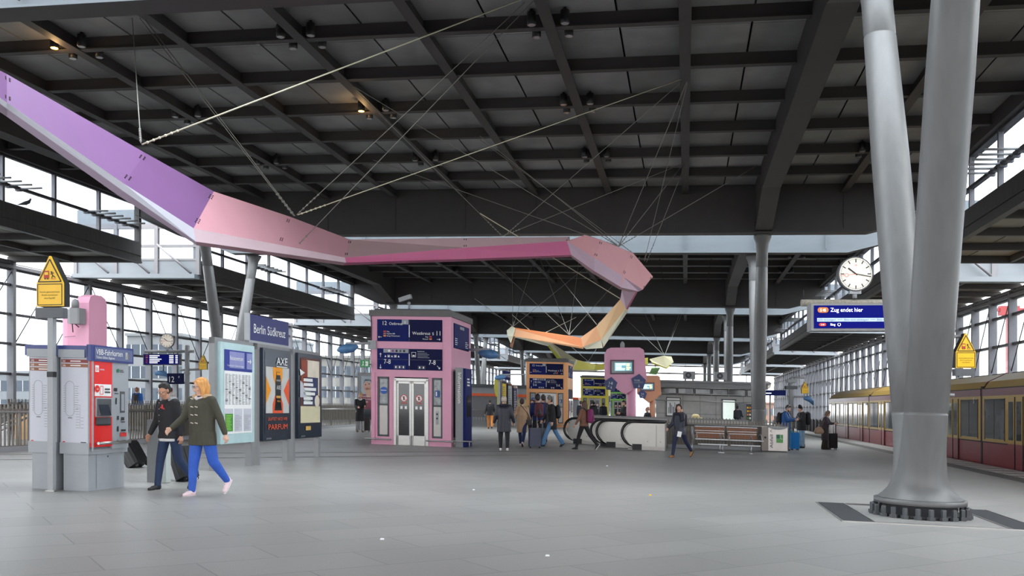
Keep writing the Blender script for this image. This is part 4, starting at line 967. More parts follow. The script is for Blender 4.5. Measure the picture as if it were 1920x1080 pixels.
# ------------------------------------------------------------------ poster cases
TEAL = mat('case_frosted_edge', (176, 204, 206), .25, 0, .05); CASEDK = mat('case_dark', (40, 48, 60), .2, 0, .1)
def case(loc, label, kind, w=1.55, hh=2.62, rz=-TH, legs=True, name='poster_case'):
    """front faces local +x, width along y"""
    t = thing(name, label, 'poster case' if name == 'poster_case' else 'poster', loc, rz)
    for y in (0, w-.12):
        mb = MB(); mb.box(-.06, .06, y, y+.12, 0, hh, GREYP); mb.build('leg', t, shear=True)
    mb = MB(); mb.box(-.065, .065, 0, w, hh-.12, hh, GREYP); mb.box(-.05,.05,.1,w-.1,.5,.58,GREYP); mb.box(-.06,.04,.1,w-.1,.58,hh-.1,DGREY); mb.build('case_frame', t, shear=True)
    y0, y1, z0, z1 = .1, w-.1, .52, hh-.08
    mb = MB(); mb.box(.04, .14, y0, y1, z0, z1, TEAL if kind == 'time' else CASEDK); mb.build('case_door', t, shear=True)
    mb = MB(); p = Pl(mb, (.142, 0, 0), (0,1,0), (0,0,1), .004)
    a, b = y0+.12, y1-.12
    if kind == 'time':
        p.rect(a,z0+.2,b,z1-.14,WHITE,1); zt = z1-.14
        p.rect(a,zt-.42,b,zt,mat('timetable_blue', (44, 58, 140)),2); p.rect(a+.2,zt-.36,b-.35,zt-.03,mat('reflection_blue', (138, 142, 190)),3); p.rect(b-.25,zt-.36,b-.02,zt-.03,mat('reflection_blue', (0,0,0)),3)
        p.fit(a+.22,b-.42,zt-.2,.12,'Reisezentrum',WHITE,4); p.fit(a+.1,b-.4,zt-.33,.05,'Travel Centre / Centre de voyage',WHITE,4); p.arrow(b-.14,zt-.2,.16,0,WHITE,4)
        for c_ in range(8):
            y = a+.03+c_*(b-a-.06)/8; p.scribble(y,z0+.78,y+(b-a-.06)/8-.02,zt-.48,34,SIGNK,2,c_,.5)
            for q in range(3): zz = z0+.85+((c_*37+q*53) % 100)/100*(zt-z0-1.45); p.rect(y,zz,y+.1,zz+.012,BLACK,3)
        for i, m_ in enumerate((mat('leaflet_green', (60, 140, 50)), PAPERW, PAPERW)):
            y = a+.02+i*(b-a)/3; p.rect(y,z0+.24,y+(b-a)/3-.06,z0+.7,PAPERW,2); p.rect(y+.01,z0+.25,y+(b-a)/3-.07,z0+.6,m_,3); p.scribble(y+.03,z0+.27,y+(b-a)/3-.1,z0+.58,10,SIGNK if i else mat('leaflet_lime', (170, 210, 90)),4,i,.3)
    elif kind == 'axe':
        AX_G, AX_O, AX_Y = mat('ad_grey', (196, 194, 190), .5, 0, .06, 5), mat('ad_orange', (226, 84, 40)), mat('ad_amber', (232, 150, 30))
        zb, zt = z0+.14, z1-.06; p.rect(a-.04,zb,b+.04,zt,CASEDK,1); g0, g1 = zb+.46, zt-.34; p.rect(a,g0,b,g1,AX_G,2); m_ = (a+b)/2; hw = (b-a)/2; gm = (g0+g1)/2
        p.poly([(a,gm-.3),(a+.3*hw*1.4,gm),(a,gm+.3)],AX_Y,3); p.poly([(b,gm-.34),(b,gm+.3),(b-.5*hw,gm)],AX_O,3)
        p.poly([(m_-.35*hw*1.2,g1),(m_-.35*hw*1.2,g1-.2),(m_-.1,g1-.42),(m_+.12,g1-.42),(m_+.4*hw,g1-.2),(m_+.4*hw,g1)],AX_Y,3)
        p.poly([(m_-.45*hw,g0),(m_+.45*hw,g0),(m_+.45*hw,g0+.2),(m_+.12,g0+.42),(m_-.12,g0+.42),(m_-.45*hw,g0+.2)],AX_O,3)
        p.poly([(m_-.08,g1-.1),(m_+.1,g1-.1),(m_+.12,gm+.3),(m_+.15,gm+.2),(m_+.15,gm-.42),(m_-.13,gm-.42),(m_-.13,gm+.2),(m_-.1,gm+.3)],BLACK,4); p.rect(m_-.08,gm+.34,m_+.1,gm+.4,AX_Y,5); p.rect(m_-.1,gm+.2,m_+.12,gm+.24,GREYP,5)
        p.poly([(m_-.18,g0+.06),(m_+.2,g0+.06),(m_+.13,g0+.34),(m_-.12,g0+.34)],BLACK,4); p.rect(m_-.1,g0+.34,m_+.12,g0+.39,mat('ad_gold', (210, 170, 90)),5)
        p.text(m_+.01,gm+.02,.13,'AXE',WHITE,'c',6); p.text(m_+.01,gm-.18,.07,'BLACK',AX_Y,'c',6,.7); p.text(m_+.01,gm-.26,.06,'VANILLA',AX_Y,'c',6,.7)
        p.fit(a+.5,b-.12,zt-.28,.24,'AXE',WHITE,6); p.rect(a+.5,zt-.33,b-.12,zt-.315,WHITE,6)
        p.fit(a+.08,b-.12,zb+.3,.1,'DUFTET NICE WIE',AX_O,6); p.fit(a+.1,b-.12,zb+.1,.17,'PARFUM',AX_O,6); p.fit(a,a+.25,z0+.03,.07,'ströer',SIGNK,6)
    elif kind == 'photo':
        zb, zt = z0+.16, z1-.1; p.rect(a,zb+.2,b,zt,mat('ad_dark_brown', (96, 56, 46)),1)
        p.rect(a+.34,zt-.9,b-.06,zt-.05,mat('ad_cream', (226, 216, 196), .5, 0, .12, 3),2); p.rect(a+.04,zt-.72,a+.4,zt-.06,mat('ad_rust', (150, 66, 44), .5, 0, .3, 3),3); p.poly([(a-.06,zt-.28),(a+.24,zt-.36),(a-.02,zt-.44)],WHITE,4)
        p.poly([(a-.04,zt-.55),(a+.1,zt-.6),(a+.34,zt-.95),(a-.04,zt-.95)],PAPERW,4); p.rect(a+.2,zt-1.1,a+.6,zt-.8,mat('ad_mint', (190, 200, 184)),3); p.rect(a,zb+.2,b,zb+.6,mat('ad_sand', (214, 206, 170), .5, 0, .08, 2),2)
        p.rect(a+.12,zb+.62,b-.14,zb+1.3,mat('ad_navy', (40, 50, 90)),3)
        for i in range(6): p.scribble(a+.16,zb+.64+i*.11,b-.2,zb+.72+i*.11,1,WHITE,4,i+3,.9)
        p.disc(b-.22,zb+.72,.15,mat('ad_cream', (0,0,0)),5); p.rect(a+.3,zb+.02,a+.6,zb+.12,mat('ad_gold', (0,0,0)),3); p.fit(a,a+.25,z0+.03,.07,'ströer',SIGNK,6)
    elif kind == 'beauty':
        p.rect(a,z0+.5,b,z1-.1,mat('ad_sky', (176, 188, 196)),1); p.rect(a,z0+.5,b,z0+1.2,mat('ad_wine', (150, 70, 90)),2)
        p.disc(a+.3,z1-.55,.2,mat('ad_skin', (214, 170, 150)),3); p.poly([(a+.12,z1-.7),(a+.3,z1-1.1),(a+.55,z1-1.1),(a+.46,z1-.6)],mat('ad_skin', (0,0,0)),3); p.disc(a+.22,z1-.5,.03,BLACK,4,10); p.disc(a+.4,z1-.46,.03,BLACK,4,10); p.rect(a+.25,z1-.68,a+.36,z1-.65,RED,4); p.poly([(a+.1,z1-.5),(a+.2,z1-.32),(a+.45,z1-.3),(a+.55,z1-.5),(a+.5,z1-.26),(a+.2,z1-.24)],DGREY,4)
        for i, s in enumerate(('MAGISCH', 'STRAHLENDE', 'AUGEN')): p.text(a+.06,z0+1.06-.13*i,.1,s,WHITE,k=4)
    else:
        p.rect(a,z0+.2,b,z1-.14,mat('panel_%s' % kind, {'yellow': (226, 196, 60), 'pale': (190, 200, 204), 'navy': (40, 54, 110)}[kind]),1); p.scribble(a+.05,z0+.3,b-.05,z1-.3,14,WHITE if kind == 'navy' else DGREY,2,4,.4)
    mb.build('poster', t, shear=True)
    return t
cA = G(397, 883); uA, vA = UV(cA)
case(H(uA, vA), 'frosted glass timetable case with green leaflet, behind the blonde walker', 'time', 1.62)
case(H(uA, vA+1.82), 'dark poster case with an orange and grey body-spray advert under the station name', 'axe', 1.62)
case(H(uA, vA+3.64), 'dark poster case with a blurred photo advert, farthest of the row of three', 'photo', 1.62)
t = thing('station_sign', 'dark blue station name sign on top of the middle poster case', 'station sign', H(uA, vA+1.5, 2.62))
mb = MB(); mb.box(-.05,.05,0,1.9,.05,.6,NAVYD); mb.box(-.055,.055,-.05,0,.0,.62,GREYL); mb.box(-.06,.06,-.05,1.9,.0,.05,GREYL); mb.build('sign_box', t, shear=True)
mb = MB(); p = Pl(mb, (.052,0,0), (0,1,0), (0,0,1), .004); p.rect(.0,.05,1.9,.6,mat('station_blue', (36, 40, 100), .4),1); p.fit(.16,1.72,.22,.28,'Berlin Südkreuz',WHITE); mb.build('lettering', t, shear=True)
case(H(*UV(GF(671, 43.6))), 'grey poster case with a beauty advert, behind the pink lift tower', 'beauty', 1.5, 2.75, rz=-math.pi/2-TH+.0)
# far poster group by the orange lift
q0 = GF(936, 55); uq, vq = UV(q0)
case(H(uq, vq), 'far poster case with a yellow sheet, left of the orange lift tower', 'yellow', 1.6, 2.9)
case(H(uq, vq+1.9), 'far poster case with a pale sheet, left of the orange lift tower', 'pale', 1.6, 2.8)
case(H(uq, vq+3.8), 'far frosted case with a navy sheet, left of the orange lift tower', 'navy', 1.6, 2.7)
t = thing('station_sign', 'small dark blue sign box on the far poster cases', 'station sign', H(uq, vq+1.4, 2.9)); mb = MB(); mb.box(-.05,.05,0,1.9,.05,.6,NAVY); p = Pl(mb,(.052,0,0),(0,1,0),(0,0,1),.004); p.fit(.16,1.72,.22,.26,'Berlin Südkreuz',WHITE); mb.build('sign_box', t, shear=True)
wrapped_arm(GF(1000, 56, 3.3)+Vector((-.5,0,0)), -1.6, 'white arm with a blue bag at its end, left of the orange lift tower')
t = thing('totem', 'yellow information totem beyond the far poster cases', 'totem', GF(934, 62), -.3); t.scale = (.42, .8, .9); mb = MB(); mb.prism([(x,-.2,z) for x,z in ((-.3,2.2),(-.6,2.8),(-.5,3.4),(-.2,3.7),(.35,3.7),(.35,2.3),(.1,2.0))], (0,.5,0), mat('totem_yellow', (216, 206, 84))); mb.build('totem_head', t); mb = MB(); mb.path2([((.0,.1,z), .16) for z in (0, 2.6)], mat('totem_yellow', (0,0,0)), 14); mb.build('stem', t)
# ------------------------------------------------------------------ platform displays, clocks
SCRB = mat('display_blue', (6, 14, 110), .7, 0, .03, 2, spec=.1, emit=.02); SCRW = mat('display_text', (240, 244, 250), .4, emit=.2); SCRL = mat('display_band', (170, 190, 212), .4, emit=.08)
CLOCKF = mat('clock_face', (236, 226, 212), .4, emit=.03)
def clock(loc, label, R=.37, rz=-.03, det=True):
    t = thing('station_clock', label, 'clock', loc, rz)
    mb = MB(); n = 36
    ring = lambda y, r: [(r*math.cos(6.28318*i/n), y, r*math.sin(6.28318*i/n)) for i in range(n)]
    mb.hull4(ring(-.07, R), ring(.07, R), DGREY); mb.build('clock_case', t)
    mb = MB(); mb.add(ring(-.072, R*.93), [tuple(range(n-1,-1,-1))], CLOCKF); mb.build('clock_face', t)
    mb = MB(); p = Pl(mb, (0,-.073,0), (1,0,0), (0,0,1), .003)
    for i in range(60):
        a = 6.28318*i/60; big = i % 5 == 0; r0, r1 = (R*.66 if big else R*.82), R*.88
        p.line([(r0*math.sin(a), r0*math.cos(a)), (r1*math.sin(a), r1*math.cos(a))], R*(.06 if big else .025), BLACK)
    p.text(0, R*.46, R*.13, 'DB', RED, 'c'); mb.build('minute_marks', t)
    mb = MB(); p = Pl(mb, (0,-.078,0), (1,0,0), (0,0,1), .003)
    a = math.radians(307); p.line([(-.1*R*math.sin(a), -.1*R*math.cos(a)), (R*.55*math.sin(a), R*.55*math.cos(a))], R*.08, BLACK, 1); mb.build('hour_hand', t)
    mb = MB(); p = Pl(mb, (0,-.078,0), (1,0,0), (0,0,1), .003); a = math.radians(101); p.line([(-.1*R*math.sin(a), -.1*R*math.cos(a)), (R*.88*math.sin(a), R*.88*math.cos(a))], R*.05, BLACK, 2); mb.build('minute_hand', t)
    mb = MB(); p = Pl(mb, (0,-.078,0), (1,0,0), (0,0,1), .003); a = math.radians(262); p.line([(0,0), (R*.45*math.sin(a), R*.45*math.cos(a))], R*.02, RED, 3); c_ = (R*.54*math.sin(a), R*.54*math.cos(a)); p.line([(c_[0]+R*.1*math.cos(6.28318*i/16), c_[1]+R*.1*math.sin(6.28318*i/16)) for i in range(17)], R*.022, RED, 3); p.line([(R*.64*math.sin(a), R*.64*math.cos(a)), (R*.9*math.sin(a), R*.9*math.cos(a))], R*.02, RED, 3); mb.build('second_hand', t)
    mb = MB(); mb.lathe([(.05,-R-.14),(.05,-R+.01)], GREYL, n=10); mb.box(-.12,.12,-.06,.06,-R-.05,-R+.02,GREYL); mb.build('clock_foot', t)
    return t
Yc = 19.3
clock(D(1602.5, 514.5, 19.52), 'large round station clock above the blue display, upper right')
t = thing('train_display', 'wide blue train display reading Zug endet hier, partly behind the large V column', 'display', D(1520, 621, Yc), -.02)
mb = MB(); mb.bbox(-.02, 2.35, -.12, .22, 0, .57, .02, GREYP); mb.build('display_case', t)
mb = MB(); mb.box(.03, 2.3, -.135, -.11, .05, .53, SCRB); mb.build('display_screen', t)
mb = MB(); p = Pl(mb, (.03,-.137,.05), (1,0,0), (0,0,1), .003)
def pill(p, x0, x1, y0, y1, m, k=2):
    r = (y1-y0)/2; pts = [(x1-r+r*math.cos(a), (y0+y1)/2+r*math.sin(a)) for a in [math.radians(-90+i*22.5) for i in range(9)]]+[(x0+r+r*math.cos(a), (y0+y1)/2+r*math.sin(a)) for a in [math.radians(90+i*22.5) for i in range(9)]]
    p.poly(pts, m, k)
pill(p, .07, .3, .325, .44, LORG); p.text(.185, .35, .085, 'S 45', SCRW, 'c', 3); p.fit(.34, 1.01, .345, .12, 'Zug endet hier', SCRW)
p.rect(.06,.14,2.26,.215,SCRL,2); p.fit(.07,1.55,.16,.06,'nicht einsteigen!  +++  Bitte nicht einsteigen!  +++  Bitte nicht',mat('display_band_text', (60, 90, 130)),3); p.text(1.6,.16,.06,'einsteigen!  +++',mat('display_band_text', (0,0,0)),k=3)
pill(p, .1, .25, .045, .11, RED); p.text(.175, .058, .05, 'S 41', SCRW, 'c', 3); p.text(.34, .055, .07, 'Ring', SCRW)
p.line([(.52+.03*math.cos(a), .078+.03*math.sin(a)) for a in [math.radians(110+i*32) for i in range(11)]], .01, SCRW)
for i in range(4): p.poly([(1.47+i*.06,.06),(1.52+i*.06,.06),(1.53+i*.06,.09),(1.49+i*.06,.09)], SCRW)
mb.build('lettering', t)
t = thing('display_mast', 'grey mast carrying the clock and display, hidden behind the large V column', 'mast', GF(1752, 19.6), -.02)
mb = MB(); mb.lathe([(.11,0),(.11,4.2),(.04,4.3)], GREYP, n=16); mb.build('pole', t)
mb = MB(); mb.tube((-2.85,-.05,3.94-.02),(.1,-.05,3.94-.02),.075,mat('rough_arm', (150, 144, 132), .6, .2, .2, 30, bump=.5),n=14)
for x in (-2.3, -.6): mb.box(x-.04,x+.04,-.1,0,3.6,3.9,GREYP)
mb.build('cross_arm', t)
mb = MB(); mb.tube((-2.8,-.05,3.98),(-2.8,-.05,4.2),.008,BLACK,n=5); mb.tube((.0,0,3.2),(.55,0,3.2),.035,GREYP,n=8); mb.tube((0,0,1.95),(.42,0,1.95),.03,GREYL,n=8); mb.build('mast_bracket', t)
w = warning(GF(1809, 19.5)-Vector((0,0,.18)), False, 'yellow triangular train warning sign at the right edge of the large V column', rz=.02)

def mast_group(px, Y, dx, label_m, label_d, label_c, label_w, txt=True, side_=-1):
    base = GF(px, Y)
    t = thing('display_mast', label_m, 'mast', base, -.02)
    mb = MB(); mb.lathe([(.12,0),(.12,3.95),(.05,4.0)], GREYP, n=12); mb.build('pole', t)
    mb = MB(); mb.tube((side_*2.2,0,3.66),(side_*-.35,0,3.66),.08,GREYP,n=10); mb.tube((-.35,0,2.7),(.75,0,2.75),.06,GREYP,n=8); mb.box(-.1,.1,-.2,.2,2.5,2.6,GREYP); mb.build('cross_arm', t)
    t = thing('train_display', label_d, 'display', base+Vector((side_*1.25,-.05,2.95)), -.02)
    mb = MB(); mb.box(-.95,.95,-.12,.12,0,.58,DGREY); mb.build('display_case', t)
    mb = MB(); mb.box(-.9,.9,-.13,-.11,.04,.54,SCRB); p = Pl(mb,(-.9,-.131,.04),(1,0,0),(0,0,1),.003)
    for i in range(5): p.rect(.08,.06+i*.09,.2,.1+i*.09,LRED if i != 3 else LORG,1); p.rect(.28,.06+i*.09,.7+.1*(i%3),.1+i*.09,SCRW,1); p.rect(1.3,.06+i*.09,1.52,.1+i*.09,SCRW,1); p.rect(1.62,.06+i*.09,1.74,.1+i*.09,SCRW,1)
    mb.build('display_screen', t)
    clock(base+Vector((side_*1.0,-.05,4.2)), label_c)
    if label_w: warning(base+Vector((.85,-.1,-.0)), False, label_w, rz=-.05, box=False)
    return base
b0 = mast_group(351, 47, 1, 'grey mast with clock and blue display on the far left platform edge', 'blue train display on the far left mast, above the walking couple', 'round clock on the far left mast above the blue display', 'small yellow warning sign on the far left mast')
t = thing('platform_number', 'dark blue platform number 12 sign on the far left mast', 'sign', b0+Vector((-.55,-.1,1.98)), 0)
mb = MB(); mb.box(-.42,.42,-.04,.04,0,.55,NAVYD); p = Pl(mb,(-.42,-.042,0),(1,0,0),(0,0,1),.004); p.text(.1,.1,.42,'12',WHITE,w=.8); p.text(.58,.3,.16,'F',WHITE); mb.build('sign_plate', t)
t = thing('megaphone_lamp', 'pale blue wrapped fitting hanging under the far left display', 'fitting', b0+Vector((-1.2,-.05,2.6)), 0)
mb = MB(); mb.tube((0,0,.35),(0,0,.05),.03,DGREY,n=6); mb.build('hanger', t)
mb = MB(); mb.path([(-.4,0,-.05),(-.1,0,-.05),(.1,0,-.1),(.25,0,-.25)],[.12,.15,.14,.03],BLUEBAG,8); mb.build('blue_wrap', t)
# far right mast with warning sign and dark box
b1 = GF(1483, 57)
t = thing('display_mast', 'grey mast with a dark box, behind the man in the blue coat', 'mast', b1, 0)
mb = MB(); mb.lathe([(.15,0),(.15,3.5),(.1,3.6)], GREYP, n=12); mb.build('pole', t)
mb = MB(); mb.box(-.35,.35,-.2,.2,2.9,3.1,DGREY); mb.tube((0,0,3.65),(.85,0,3.6),.05,GREYP,n=8); mb.tube((-.2,0,2.45),(.85,0,2.42),.05,GREYP,n=8); mb.box(-.25,.25,-.25,.25,3.3,3.5,GREYP); mb.build('cross_arm', t)
warning(b1+Vector((.8,-.2,.0))-Vector((0,0,.1)), False, 'small yellow warning sign on the far right mast near the train', rz=0, box=False)
t = thing('blue_wrapped_speaker', 'blue wrapped fitting on the far right mast below the warning sign', 'fitting', b1+Vector((1.0,0,2.25)), 0)
mb = MB(); mb.path([(-.2,0,.1),(.1,0,.05),(.3,0,-.1),(.4,0,-.35)],[.1,.17,.15,.04],BLUEBAG,8); mb.build('blue_wrap', t)
# far middle clock and board near the end of the right platform
clock(D(1438, 722, 95), 'small far clock between the round column and the right wall', R=.42)
t = thing('train_display', 'far dark blue board beneath the small far clock', 'display', D(1444, 738, 95), 0)
mb = MB(); mb.box(-.7,1.6,-.1,.1,-.2,.35,NAVY); p = Pl(mb,(-.7,-.101,-.2),(1,0,0),(0,0,1)); p.rect(.2,.2,.8,.28,SCRW); mb.build('display_case', t); mb = MB(); mb.tube((0,0,-.2),(0,0,-3.2),.08,GREYP,n=8); mb.build('pole', t)

# ------------------------------------------------------------------ fences
FENCE = mat('fence_bar', (128, 122, 114), .5, .3, .06)
def fence(u0, v0, u1, v1, label, h=1.1, panel=False, step=.11, name='bar_fence', rail=True, z=0):
    A, B = H(u0, v0, z), H(u1, v1, z); d = B-A; L = math.hypot(d.x, d.y); rz = math.atan2(d.y, d.x)
    t = thing(name, label, 'fence', A, rz)
    mb = MB(); n = int(L/step)
    for i in range(n+1): mb.box(i*step-.02, i*step+.02, -.012, .012, .12, h, FENCE)
    mb.box(0, L, -.02, .02, h-.14, h-.11, FENCE); mb.box(0, L, -.02, .02, .1, .14, FENCE)
    if panel: mb.box(0, L, .015, .03, .12, h-.16, mat('fence_sheet', (112, 106, 98), .5, .3, .08))
    mb.build('bars', t, shear=True)
    mb = MB(); mb.box(0, L, -.06, .06, 0, .12, GREYL); mb.build('kerb', t, shear=True)
    if rail:
        mb = MB(); mb.tube((0,-.08,h-.18),(L,-.08,h-.18),.028,STAIN,n=10)
        for i in range(int(L/1.5)+1): mb.tube((i*1.5+.1,-.08,h-.18),(i*1.5+.1,0,h-.25),.012,STAIN,n=6)
        mb.build('handrail', t, shear=True)
    for k in range(int(L/3)+1):
        mb = MB(); x = min(L-.03, .03+k*3); mb.box(x-.03, x+.03, -.03, .03, 0, h, FENCE); mb.build('post', t, shear=True)
    return t
fence(-.65, 35.3, 3.75, 35.3, 'grey bar fence behind the wooden bench, right of the escalators', 1.08, True)
fence(-.5, 40.5, 5.0, 40.5, 'farther bar fence on the other side of the stairwell behind the bench', 1.12, False, .14, rail=False)
fence(-15.7, 15.5, -15.7, 26.5, 'bar fence of the stairwell behind the ticket machines', 1.12, False, .13)
fence(-15.9, 26.5, -16.6, 38, 'sheeted bar fence behind the walking couple', 1.12, True, .13)
fence(-17.2, 40, -17.9, 56, 'bar fence between the poster cases and the pink lift tower', 1.12, False, .2)
fence(-21.5, 26, -21.5, 60, 'outer bar fence along the far side of the left stairwell', 1.15, True, .16, rail=False)
fence(-17.5, 66, -12.5, 66, 'distant bar fence right of the pink lift tower, before the orange striped kiosk', 1.1, False, .2)
# sloping stair rails at far left
t = thing('stair_railing', 'sloping double stair handrails at the left edge, behind the ticket machines', 'railing', G(25, 842)+Vector((0,1.6,0)), 0)
o0 = t.location; mb = MB()
for (xa,ya,xb,yb) in ((-60,812,44,764),(-60,800,42,754),(-60,826,60,770),(-60,836,60,779)): mb.tube(D(xa,ya,23.2)-o0, D(xb,yb,24.2)-o0, .028, STAIN, n=8)
mb.build('handrail', t)
mb = MB()
for i in range(7): x = -50+i*17; mb.tube(D(x,842,23.3)-o0, D(x,806-(x+50)*.46,23.6)-o0, .018, FENCE, n=6)
mb.build('bars', t)
WOODP = mat('stair_side_panel', (190, 150, 100), .6, 0, .1)
mb = MB(); mb.box(-18.8,-18.4,23,23.1,.05,.75,WOODP); tag(mb.build('wood_screen', world=True), 'tan panel beside the stairwell rails at the left edge', 'panel')

# ------------------------------------------------------------------ escalators
RUB = mat('handrail_rubber', (22, 21, 22), .25, 0, .05); BAL = mat('escalator_steel', (172, 168, 162), .3, .55, .05, 2); YCOMB = mat('comb_yellow', (214, 180, 90), .5)
def balustrade(t, v, u0, u1, y_base):
    # local frame: root at H(y_base...) x along u, y along v
    R = .42; L = u1-u0; zt = 1.0
    prof = [(R+R*math.cos(a), zt-R-.04+R*math.sin(a)) for a in [math.radians(90+i*15) for i in range(13)]]
    body = [(L, zt-.06)]+[(x*.86+.12, z*.97) for x, z in prof]+[(R+.12, .12),(L, .12)]
    mb = MB(); mb.prism([(u0+x, v-.09, z) for x, z in body], (0,.18,0), BAL)
    for q in range(1, int(L/1.2)+1): mb.box(u0+q*1.2, u0+q*1.2+.012, v-.094, v-.09, .12, zt-.1, DGREY)
    for i in range(5): mb.tube((u0+.9+i*.45, v-.095, .3),(u0+.9+i*.45, v-.088, .3),.014,BLACK,n=8)
    mb.build('balustrade', t, shear=True); mb = MB(); mb.box(u0+R+.1, u0+L, v-.12, v+.12, 0, .13, STAIND); mb.build('skirt_base', t, shear=True)
    loop = [(u0+L, v, zt-.01)]+[(u0+x, v, z+.03) for x, z in prof]+[(u0+R+.2, v, .16)]
    mb = MB(); mb.path(loop, .05, RUB, 10); mb.build('handrail', t, shear=True)
    mb = MB(); mb.box(u0+R-.05, u0+R+.28, v-.14, v+.14, 0, .2, BLACK); mb.build('handrail_entry', t, shear=True)
def escalator(loc_uv, vs, label, u1):
    t = thing('escalator', label, 'escalator', H(*loc_uv))
    U0, V0 = loc_uv
    for v, u0 in vs: balustrade(t, v-V0, u0-U0, u1-U0, 0)
    (va, ua), (vb, ub) = vs
    mb = MB(); mb.box(ua-U0+.2, u1-U0, va-V0+.12, vb-V0-.12, 0, .02, STAIN)
    for i in range(20): mb.box(ua-U0+.8, u1-U0, va-V0+.14+i*.045, va-V0+.16+i*.045, .02, .03, DGREY)
    mb.box(ua-U0+.66, ua-U0+.8, va-V0+.12, vb-V0-.12, .02, .035, YCOMB); mb.build('step_plate', t, shear=True)
    return t
escalator((-1.9, 32.4), ((32.4, -2.2), (33.55, -3.2)), 'nearer escalator with black handrail loops and steel balustrades', -.7)
escalator((-3.3, 34.3), ((34.4, -3.5), (35.5, -4.65)), 'farther escalator with black handrail loop beside the woman with a purple backpack', -.7)
t = thing('stairwell_parapet', 'low steel parapet behind the escalators', 'parapet', H(-3.6, 36.6)); mb = MB(); mb.box(0,6,0,.15,.0,1.06,STAIND); mb.build('parapet_panel', t, shear=True)
mb = MB(); mb.box(0,6,-.05,.2,1.06,1.12,GREYP); mb.build('parapet_cap', t, shear=True)
mb = MB(); mb.lathe([(.035,0),(.035,.01)], mat('blue_indicator', (40, 130, 255), emit=3), n=12)

# ------------------------------------------------------------------ bench
WOOD = mat('bench_wood', (150, 98, 70), .5, 0, .15, 6, stretch=(1, 8, 8)); ALU = mat('bench_alu', (176, 178, 180), .35, .6, .04)
pb = G(1297, 847); ub_, vb_ = UV(pb)
t = thing('bench', 'double wooden slat bench with curved metal armrests before the bar fence', 'bench', H(ub_, vb_))
for k, x0 in enumerate((.12, 1.22)):
    w = 1.0
    mb = MB()
    for i in range(5):
        z = .5+i*.075; y = .42+i*.02; mb.hull4([(x0,y,z),(x0+w,y,z),(x0+w,y+.025,z),(x0,y+.025,z)], [(x0,y+.014,z+.062),(x0+w,y+.014,z+.062),(x0+w,y+.039,z+.062),(x0,y+.039,z+.062)], WOOD)
    mb.build('backrest', t, shear=True)
    mb = MB(); mb.box(x0-.02,x0+w+.02,.52,.56,.875,.9,ALU)
    for z in (.65,.73): mb.box(x0,x0+w,.435,.45,z,z+.02,ALU)
    mb.build('backrest_trim', t, shear=True)
    mb = MB()
    for i in range(4): mb.box(x0+.02,x0+w+.16,.04+i*.1,.12+i*.1,.45,.475,WOOD)
    mb.box(x0,x0+w+.2,-.01,.02,.44,.475,ALU); mb.box(x0+.1,x0+w+.1,.0,.04,.26,.3,ALU); mb.build('seat', t, shear=True)
    for x in (x0+.0, x0+w+.08):
        mb = MB(); mb.path([(x+.0,.46,.62),(x+.02,.3,.68),(x+.04,.12,.66),(x+.06,.02,.56),(x+.06,-.01,.46)], .018, ALU, 8); mb.build('armrest', t, shear=True)
for x in (0, .95, 1.05, 2.0):
    mb = MB(); mb.path([(x,-.0,.03),(x,.0,.2),(x+.04,.14,.36),(x+.06,.4,.44),(x+.02,.5,.66),(x+.02,.55,.86)], .035, ALU, 8); mb.box(x-.05,x+.05,-.08,.08,0,.03,ALU); mb.build('leg', t, shear=True)
# bin
pbn = G(1428, 846.5); u_, v_ = UV(pbn)
t = thing('waste_bin', 'stainless steel waste bin with wavy top, at the end of the bench', 'bin', H(u_, v_))
mb = MB(); mb.box(0,.24,0,.36,.04,.9,mat('bin_dark_side', (120, 112, 106), .35, .6)); mb.box(.02,.9,.02,.48,0,.04,DGREY); mb.lathe([(.03,0)]*2, BLACK) if False else None
p = Pl(mb,(0,-.002,0),(1,0,0),(0,0,1),.003); p.disc(.13,.52,.04,BLACK); mb.build('bin_side', t, shear=True)
mb = MB(); out = [(.24,-.0,.04),(.92,-.0,.04)]+[(.92-.68*i/12, 0, .9-.09*math.sin(math.pi*i/12)) for i in range(13)]
mb.prism(out, (0,.36,0), mat('bin_steel', (196, 188, 184), .3, .55, .05)); mb.build('bin_front', t, shear=True)
mb = MB(); p = Pl(mb,(.24,-.004,0),(1,0,0),(0,0,1),.003); p.rect(.28,.34,.52,.64,mat('sticker_green', (120, 190, 110))); p.rect(.28,.5,.44,.64,mat('sticker_teal', (60, 130, 100)),2); p.line([(.42,.63),(.42,.5),(.5,.48)], .02, WHITE, 3); mb.build('sticker', t, shear=True)
mb = MB(); p = Pl(mb,(.4,-.004,.14),(0,0,1),(-1,0,0),.003); p.fit(0,.5,0,.15,'Abfall',BLACK); p.line([(.58,.02),(.62,.1),(.68,.02)], .014, BLACK); mb.build('lettering', t, shear=True)
mb = MB(); mb.prism([(.24+.68-.68*i/12, -.01, .905-.09*math.sin(math.pi*i/12)) for i in range(13)]+[(.24+.68*i/12, -.01, .93-.03*math.sin(math.pi*i/12)) for i in range(13)], (0,.38,0), GREYL); mb.build('bin_lid', t, shear=True)

